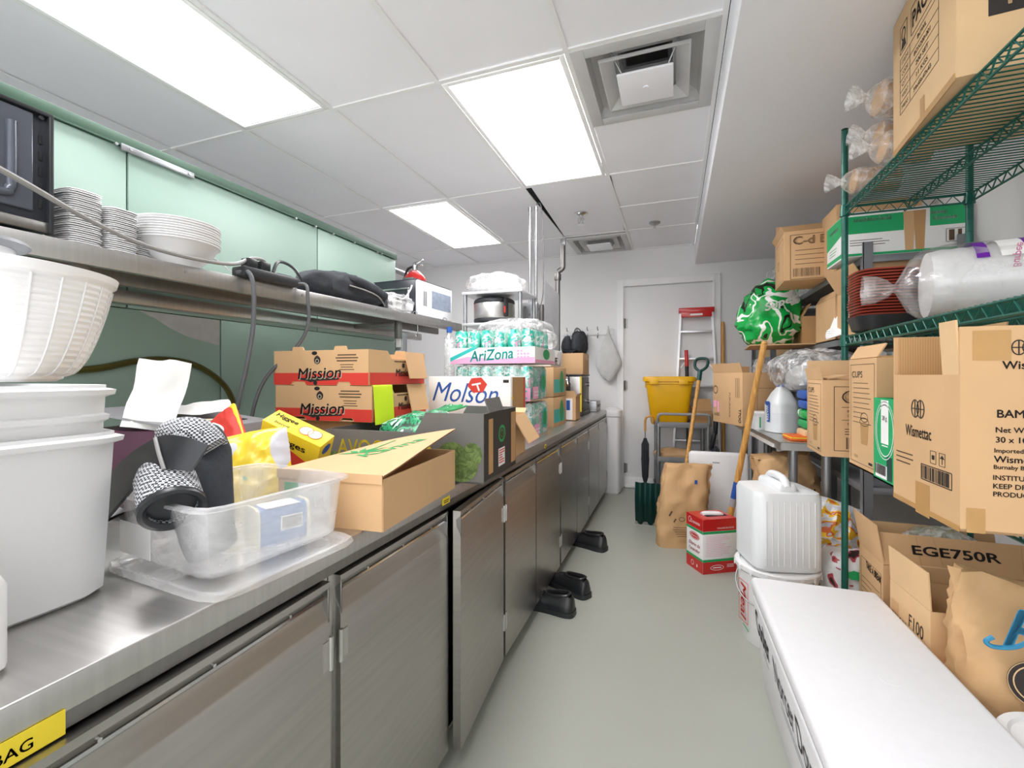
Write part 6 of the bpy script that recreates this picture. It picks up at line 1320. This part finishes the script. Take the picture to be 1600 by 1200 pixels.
# grey shelving behind
def grey_unit(label, x0, x1, y0, y1, zs, ztop):
    o = thing('metal_shelving', label, 'shelving', ((x0+x1)/2, (y0+y1)/2, 0)); hx_, hy_ = (x1-x0)/2, (y1-y0)/2
    for sx in (-1, 1):
        for sy in (-1, 1):
            b = bmnew(); box(b, (sx*(hx_-.0015), sy*(hy_-.02), ztop/2), (.003, .04, ztop)); box(b, (sx*(hx_-.02), sy*(hy_-.0015), ztop/2), (.04, .003, ztop)); p = obj('post', b, 'grey_metal', o, smooth=None)
    for z in zs:
        b = bmnew(); box(b, (0, 0, z-.004), (2*hx_-.008, 2*hy_-.008, .008)); box(b, (-hx_+.006, 0, z-.018), (.008, 2*hy_-.01, .034), bev=.003); box(b, (hx_-.006, 0, z-.018), (.008, 2*hy_-.01, .034), bev=.003); box(b, (0, -hy_+.006, z-.018), (2*hx_-.01, .008, .034), bev=.003); box(b, (0, hy_-.006, z-.018), (2*hx_-.01, .008, .034), bev=.003); obj('shelf', b, 'grey_metal', o)
    return o
grey_unit('grey metal shelving unit just behind the green wire rack', .86, 1.26, 2.645, 4.15, (.72, 1.17, 1.463, 1.844), 1.91)
grey_unit('grey metal shelving unit in the far right corner by the back wall', .74, 1.2, 4.22, 5.22, (.45, 1.24, 1.42, 1.80), 1.9)
Z4, Z3, Z2 = 1.846, 1.465, 1.172
S = (.48, .28, .215)
o = carton('carton', 'green and white carton with cup pictures on the top grey shelf behind the green rack', (1.03, 2.80, Z4), S, 0, 'white_card', tape=False)
F = face(o, 'front', S); rects(o, F, [(-.12, .045, .23, .085), (0, -.1, .47, .012), (.16, .055, .13, .09)], 'green_card', 'print_block'); rects(o, F, lines(-.12, -.03, .2, 3, .012, .003, 3), 'ink_br'); text(o, F, 'bitty', .13, .07, .022, .06, 'white_ink', .02, lift=.0014); text(o, F, 'Gourmet', .15, .045, .018, .09, 'white_ink', .02, lift=.0014); text(o, F, 'unbleached', -.13, .07, .02, .15, 'white_ink', .01, lift=.0014)
for x in (.015, .055): poly(o, F, [(x-.022, .09), (x+.025, .09), (x+.018, -.095), (x-.014, -.095)], 'kraft' if x < .03 else 'kraft_dk', 'cup_print', .0012+(x > .03)*.0004)
rects(o, F, frame_r(.19, -.04, .07, .06, .002)+[(.175, -.04, .02, .05), (.205, -.04, .014, .05)], 'ink_br', lift=.0014)
F = face(o, 'left', S); poly(o, F, [(-.139, .105), (.139, .105), (.139, .02), (-.139, -.02)], 'green_card', 'print_block'); rects(o, F, [(0, -.09, .27, .02)], 'green_card', 'print_block'); text(o, F, 'compost', -.02, .06, .025, .12, 'white_ink', .02, lift=.0014); rects(o, F, lines(-.02, -.03, .15, 3, .014, .003, 9), 'green_ink')
o = carton('carton', 'plain tall kraft carton on the top grey shelf behind the green and white one', (1.03, 3.09, Z4), (.38, .26, .36), 0, 'kraft', tape=False)
S = (.42, .36, .30)
o = carton('carton', 'kraft carton with outlined black lettering jutting out over the top grey shelf', (.85, 3.36, Z4), S, -3, 'kraft', False, {'back': (.13, 84), 'left': (.04, 120)}, tape=False)
F = face(o, 'front', S); rects(o, F, frame_r(.01, -.01, .37, .27, .003), 'ink_br'); text(o, F, 'C-d Exlie', -.02, .09, .05, .28, 'ink', .05); text(o, F, 'C-d Exlie', -.02, .09, .042, .27, 'kraft', .01, lift=.0016); rects(o, F, lines(0, .03, .3, 4, .028, .003, 2)+barcode(-.09, -.105, .14, .05, 2), 'ink_br')
F = face(o, 'left', S); rects(o, F, frame_r(0, -.01, .3, .26, .002)+frame_r(-.03, -.02, .05, .05, .003), 'ink_br')
# second grey shelf: open cartons with paper
o = carton('open_carton', 'big open kraft carton on the second grey shelf right by the green post', (1.04, 2.86, Z3), (.34, .30, .24), 8, 'kraft', True, {'left': (.13, 120), 'front': (.12, 95)})
o = carton('open_carton', 'open kraft carton with torn front on the second grey shelf, left of the bigger one', (1.03, 3.24, Z3), (.34, .38, .25), 0, 'kraft', True, {'front': (.06, 90), 'left': (.05, 60)})
o = thing('paper_bags', 'bunch of white paper bags spilling from the open carton on the second grey shelf', 'paper bags', (.885, 3.01, Z3+.005), 20)
for k in range(5): b = bmnew(); box(b, (.012*k-.02, 0, .09), (.006, .11, .2), (.1*k-.2, .5+.12*k, .1*k), bev=.002); obj('paper_bag', b, 'paper', o)
o = thing('cardboard_sheet', 'loose cardboard sheet sticking out from the second grey shelf', 'cardboard', (.78, 3.77, Z3+.001), -4); b = bmnew(); box(b, (0, 0, .004), (.55, .62, .007)); obj('sheet', b, 'kraft', o, smooth=None)
o = carton('carton', 'small kraft carton on the second grey shelf behind the green bag', (.99, 3.82, Z3+.012), (.3, .3, .2), 0, 'kraft_dk', True, {'left': (.1, 60)})
# third grey shelf
o = thing('plastic_bag', 'large clear plastic bag bulging from the third grey shelf above the jug', 'bag', (.80, 3.22, Z2), 20); b = bmnew(); blob(b, (.42, .50, .24), .75, 48, 26, .035, 8, 51); obj('film', b, 'film_milky', o); b = bmnew(); blob(b, (.26, .3, .15), .8, 30, 16, .02, 9, 5); obj('contents', b, 'grey_bag', o)
for k, (x, m, l) in enumerate(((.93, 'bag_green', 'green and white packet standing on the third grey shelf, leftmost'), (1.03, 'green_ink', 'plain green packet standing on the third grey shelf, middle'), (1.14, 'bag_green', 'green and yellow topped packet standing on the third grey shelf, rightmost'))):
    o = thing('food_packet', l, 'packet', (x, 2.74, Z2)); b = bmnew(); box(b, (0, 0, .09), (.09, .14, .17), bev=.025, seg=3); obj('packet', b, m, o); b = bmnew(); box(b, (0, 0, .19), (.085, .12, .04), bev=.015); obj('top_fold', b, 'yellow_ink' if k == 2 else 'white_ink', o)
# far corner shelving contents
o = carton('carton', 'kraft carton with red print on the far corner shelving', (.94, 4.90, 1.422), (.32, .36, .19), 0, 'kraft_lt', tape=False); rects(o, face(o, 'front', (.32, .36, .19)), [(-.03, .05, .1, .025), (-.03, .015, .06, .014)], 'red_ink')
carton('carton', 'dark carton low on the far corner shelving', (.95, 4.5, 1.242), (.36, .4, .13), 0, 'kraft_dk', tape=False)
o = thing('plastic_sack', 'green printed plastic sack slumped on the loose cardboard sheet', 'bag', (.64, 3.80, 1.478), rot=(.0, .10, .25)); b = bmnew(); blob(b, (.36, .30, .50), .8, 52, 34, .05, 6, 61, fn=lambda p: (p.x*(1.12-.9*max(0, p.z-.15)), p.y*(1.1-.9*max(0, p.z-.15)), p.z*.95)); obj('film', b, 'bag_green', o)
text(o, Matrix.Translation((0, -.17, .23)) @ Matrix(((1, 0, 0, 0), (0, 0, -1, 0), (0, 1, 0, 0), (0, 0, 0, 1))), 'Super', -.02, .06, .07, .24, 'white_ink', .05, .3, 25, lift=.03)
o = thing('plastic_bag', 'clear bag with blue and green print on top of the far corner shelving', 'bag', (.90, 4.40, 1.802)); b = bmnew(); blob(b, (.34, .30, .40), .7, 36, 24, .03, 8, 71); obj('film', b, 'film_milky', o)
for x, m in ((-.07, 'blue_ink'), (.05, 'bag_green')): b = bmnew(); box(b, (x, -.05, .16), (.10, .12, .26), bev=.03); obj('packet', b, m, o)
o = thing('plastic_bag', 'clear plastic sheet bag hanging below the far corner shelf', 'bag', (.70, 4.27, 1.05)); b = bmnew(); blob(b, (.14, .2, .42), .7, 30, 24, .03, 9, 73); obj('film', b, 'film_milky', o)
o.location = (.70, 4.40, .98)
# sacks under the table
sk = sack('paper_sack', 'brown paper sack with black print under the steel table', (.66, 3.25, .167), 6, (.30, .40, .60), 'paper_bag', 8, .03, lean=-.04, top=.5); text(sk, Matrix.Translation((-.02, -.2, .40)) @ Matrix(((1, 0, 0, 0), (0, 0, -1, 0), (0, 1, 0, 0), (0, 0, 0, 1))), 'GLUTEN', .0, 0, .045, .2, 'ink', .03, .2, 12, lift=.03); text(sk, Matrix.Translation((-.02, -.2, .34)) @ Matrix(((1, 0, 0, 0), (0, 0, -1, 0), (0, 1, 0, 0), (0, 0, 0, 1))), 'DIABLES', .0, 0, .04, .2, 'ink', .03, .2, 12, lift=.03)
o = thing('snack_sack', 'silver and yellow foil sack leaning behind the jerrycan', 'bag', (.71, 2.74, .40), rot=(math.radians(70), .25, -.2)); b = bmnew(); pillow(b, (.34, .46, .16), 5, .03); obj('film', b, 'bag_sil', o)
o = thing('flour_sack', 'white sack with red script and a green leaf print lying beside the tall floor carton', 'sack', (.83, 2.52, .19)); b = bmnew(); blob(b, (.36, .24, .26), .6, 44, 24, .02, 7, 81); obj('film', b, 'bag_white', o)
F = Matrix.Translation((0, -.115, .16)) @ Matrix(((1, 0, 0, 0), (0, 0, -1, 0), (0, 1, 0, 0), (0, 0, 0, 1))); text(o, F, 'Sunny', .06, .05, .05, .16, 'red_ink', .03, .3, -25, lift=.022); poly(o, F, [(-.13, .03), (-.09, .05), (-.05, .04), (-.06, .01), (-.1, .01)], 'green_ink', 'leaf_print', .024); text(o, F, 'CANADA', .09, -.05, .02, .09, 'ink', .02, lift=.024)
o = thing('flour_sack', 'grey white sack lying lowest under the printed flour sack', 'sack', (.83, 2.54, 0)); b = bmnew(); blob(b, (.38, .26, .20), .5, 40, 20, .012, 7, 83); obj('film', b, 'grey_bag', o)
o = thing('storage_tub', 'translucent bag with a green lidded tub inside the tall floor carton', 'container', (.99, 2.26, .32)); b = bmnew(); lathe(b, [(0, 0), (.07, 0), (.085, .24), (.09, .245), (.09, .265), (.0, .27)], n=32); obj('tub', b, 'green_card', o); b = bmnew(); blob(b, (.26, .2, .33), .8, 30, 22, .02, 10, 91); obj('film', b, 'film_milky', o)
o = thing('grey_hose_coil', 'grey coiled hose on the floor behind the white pail and sacks', 'hose', (1.05, 2.86, 0)); b = bmnew(); tube(b, [(.13*math.cos(t*.7), .13*math.sin(t*.7), .03+.016*t) for t in range(28)], .028, 10, 4); obj('coil', b, 'cart_grey', o)
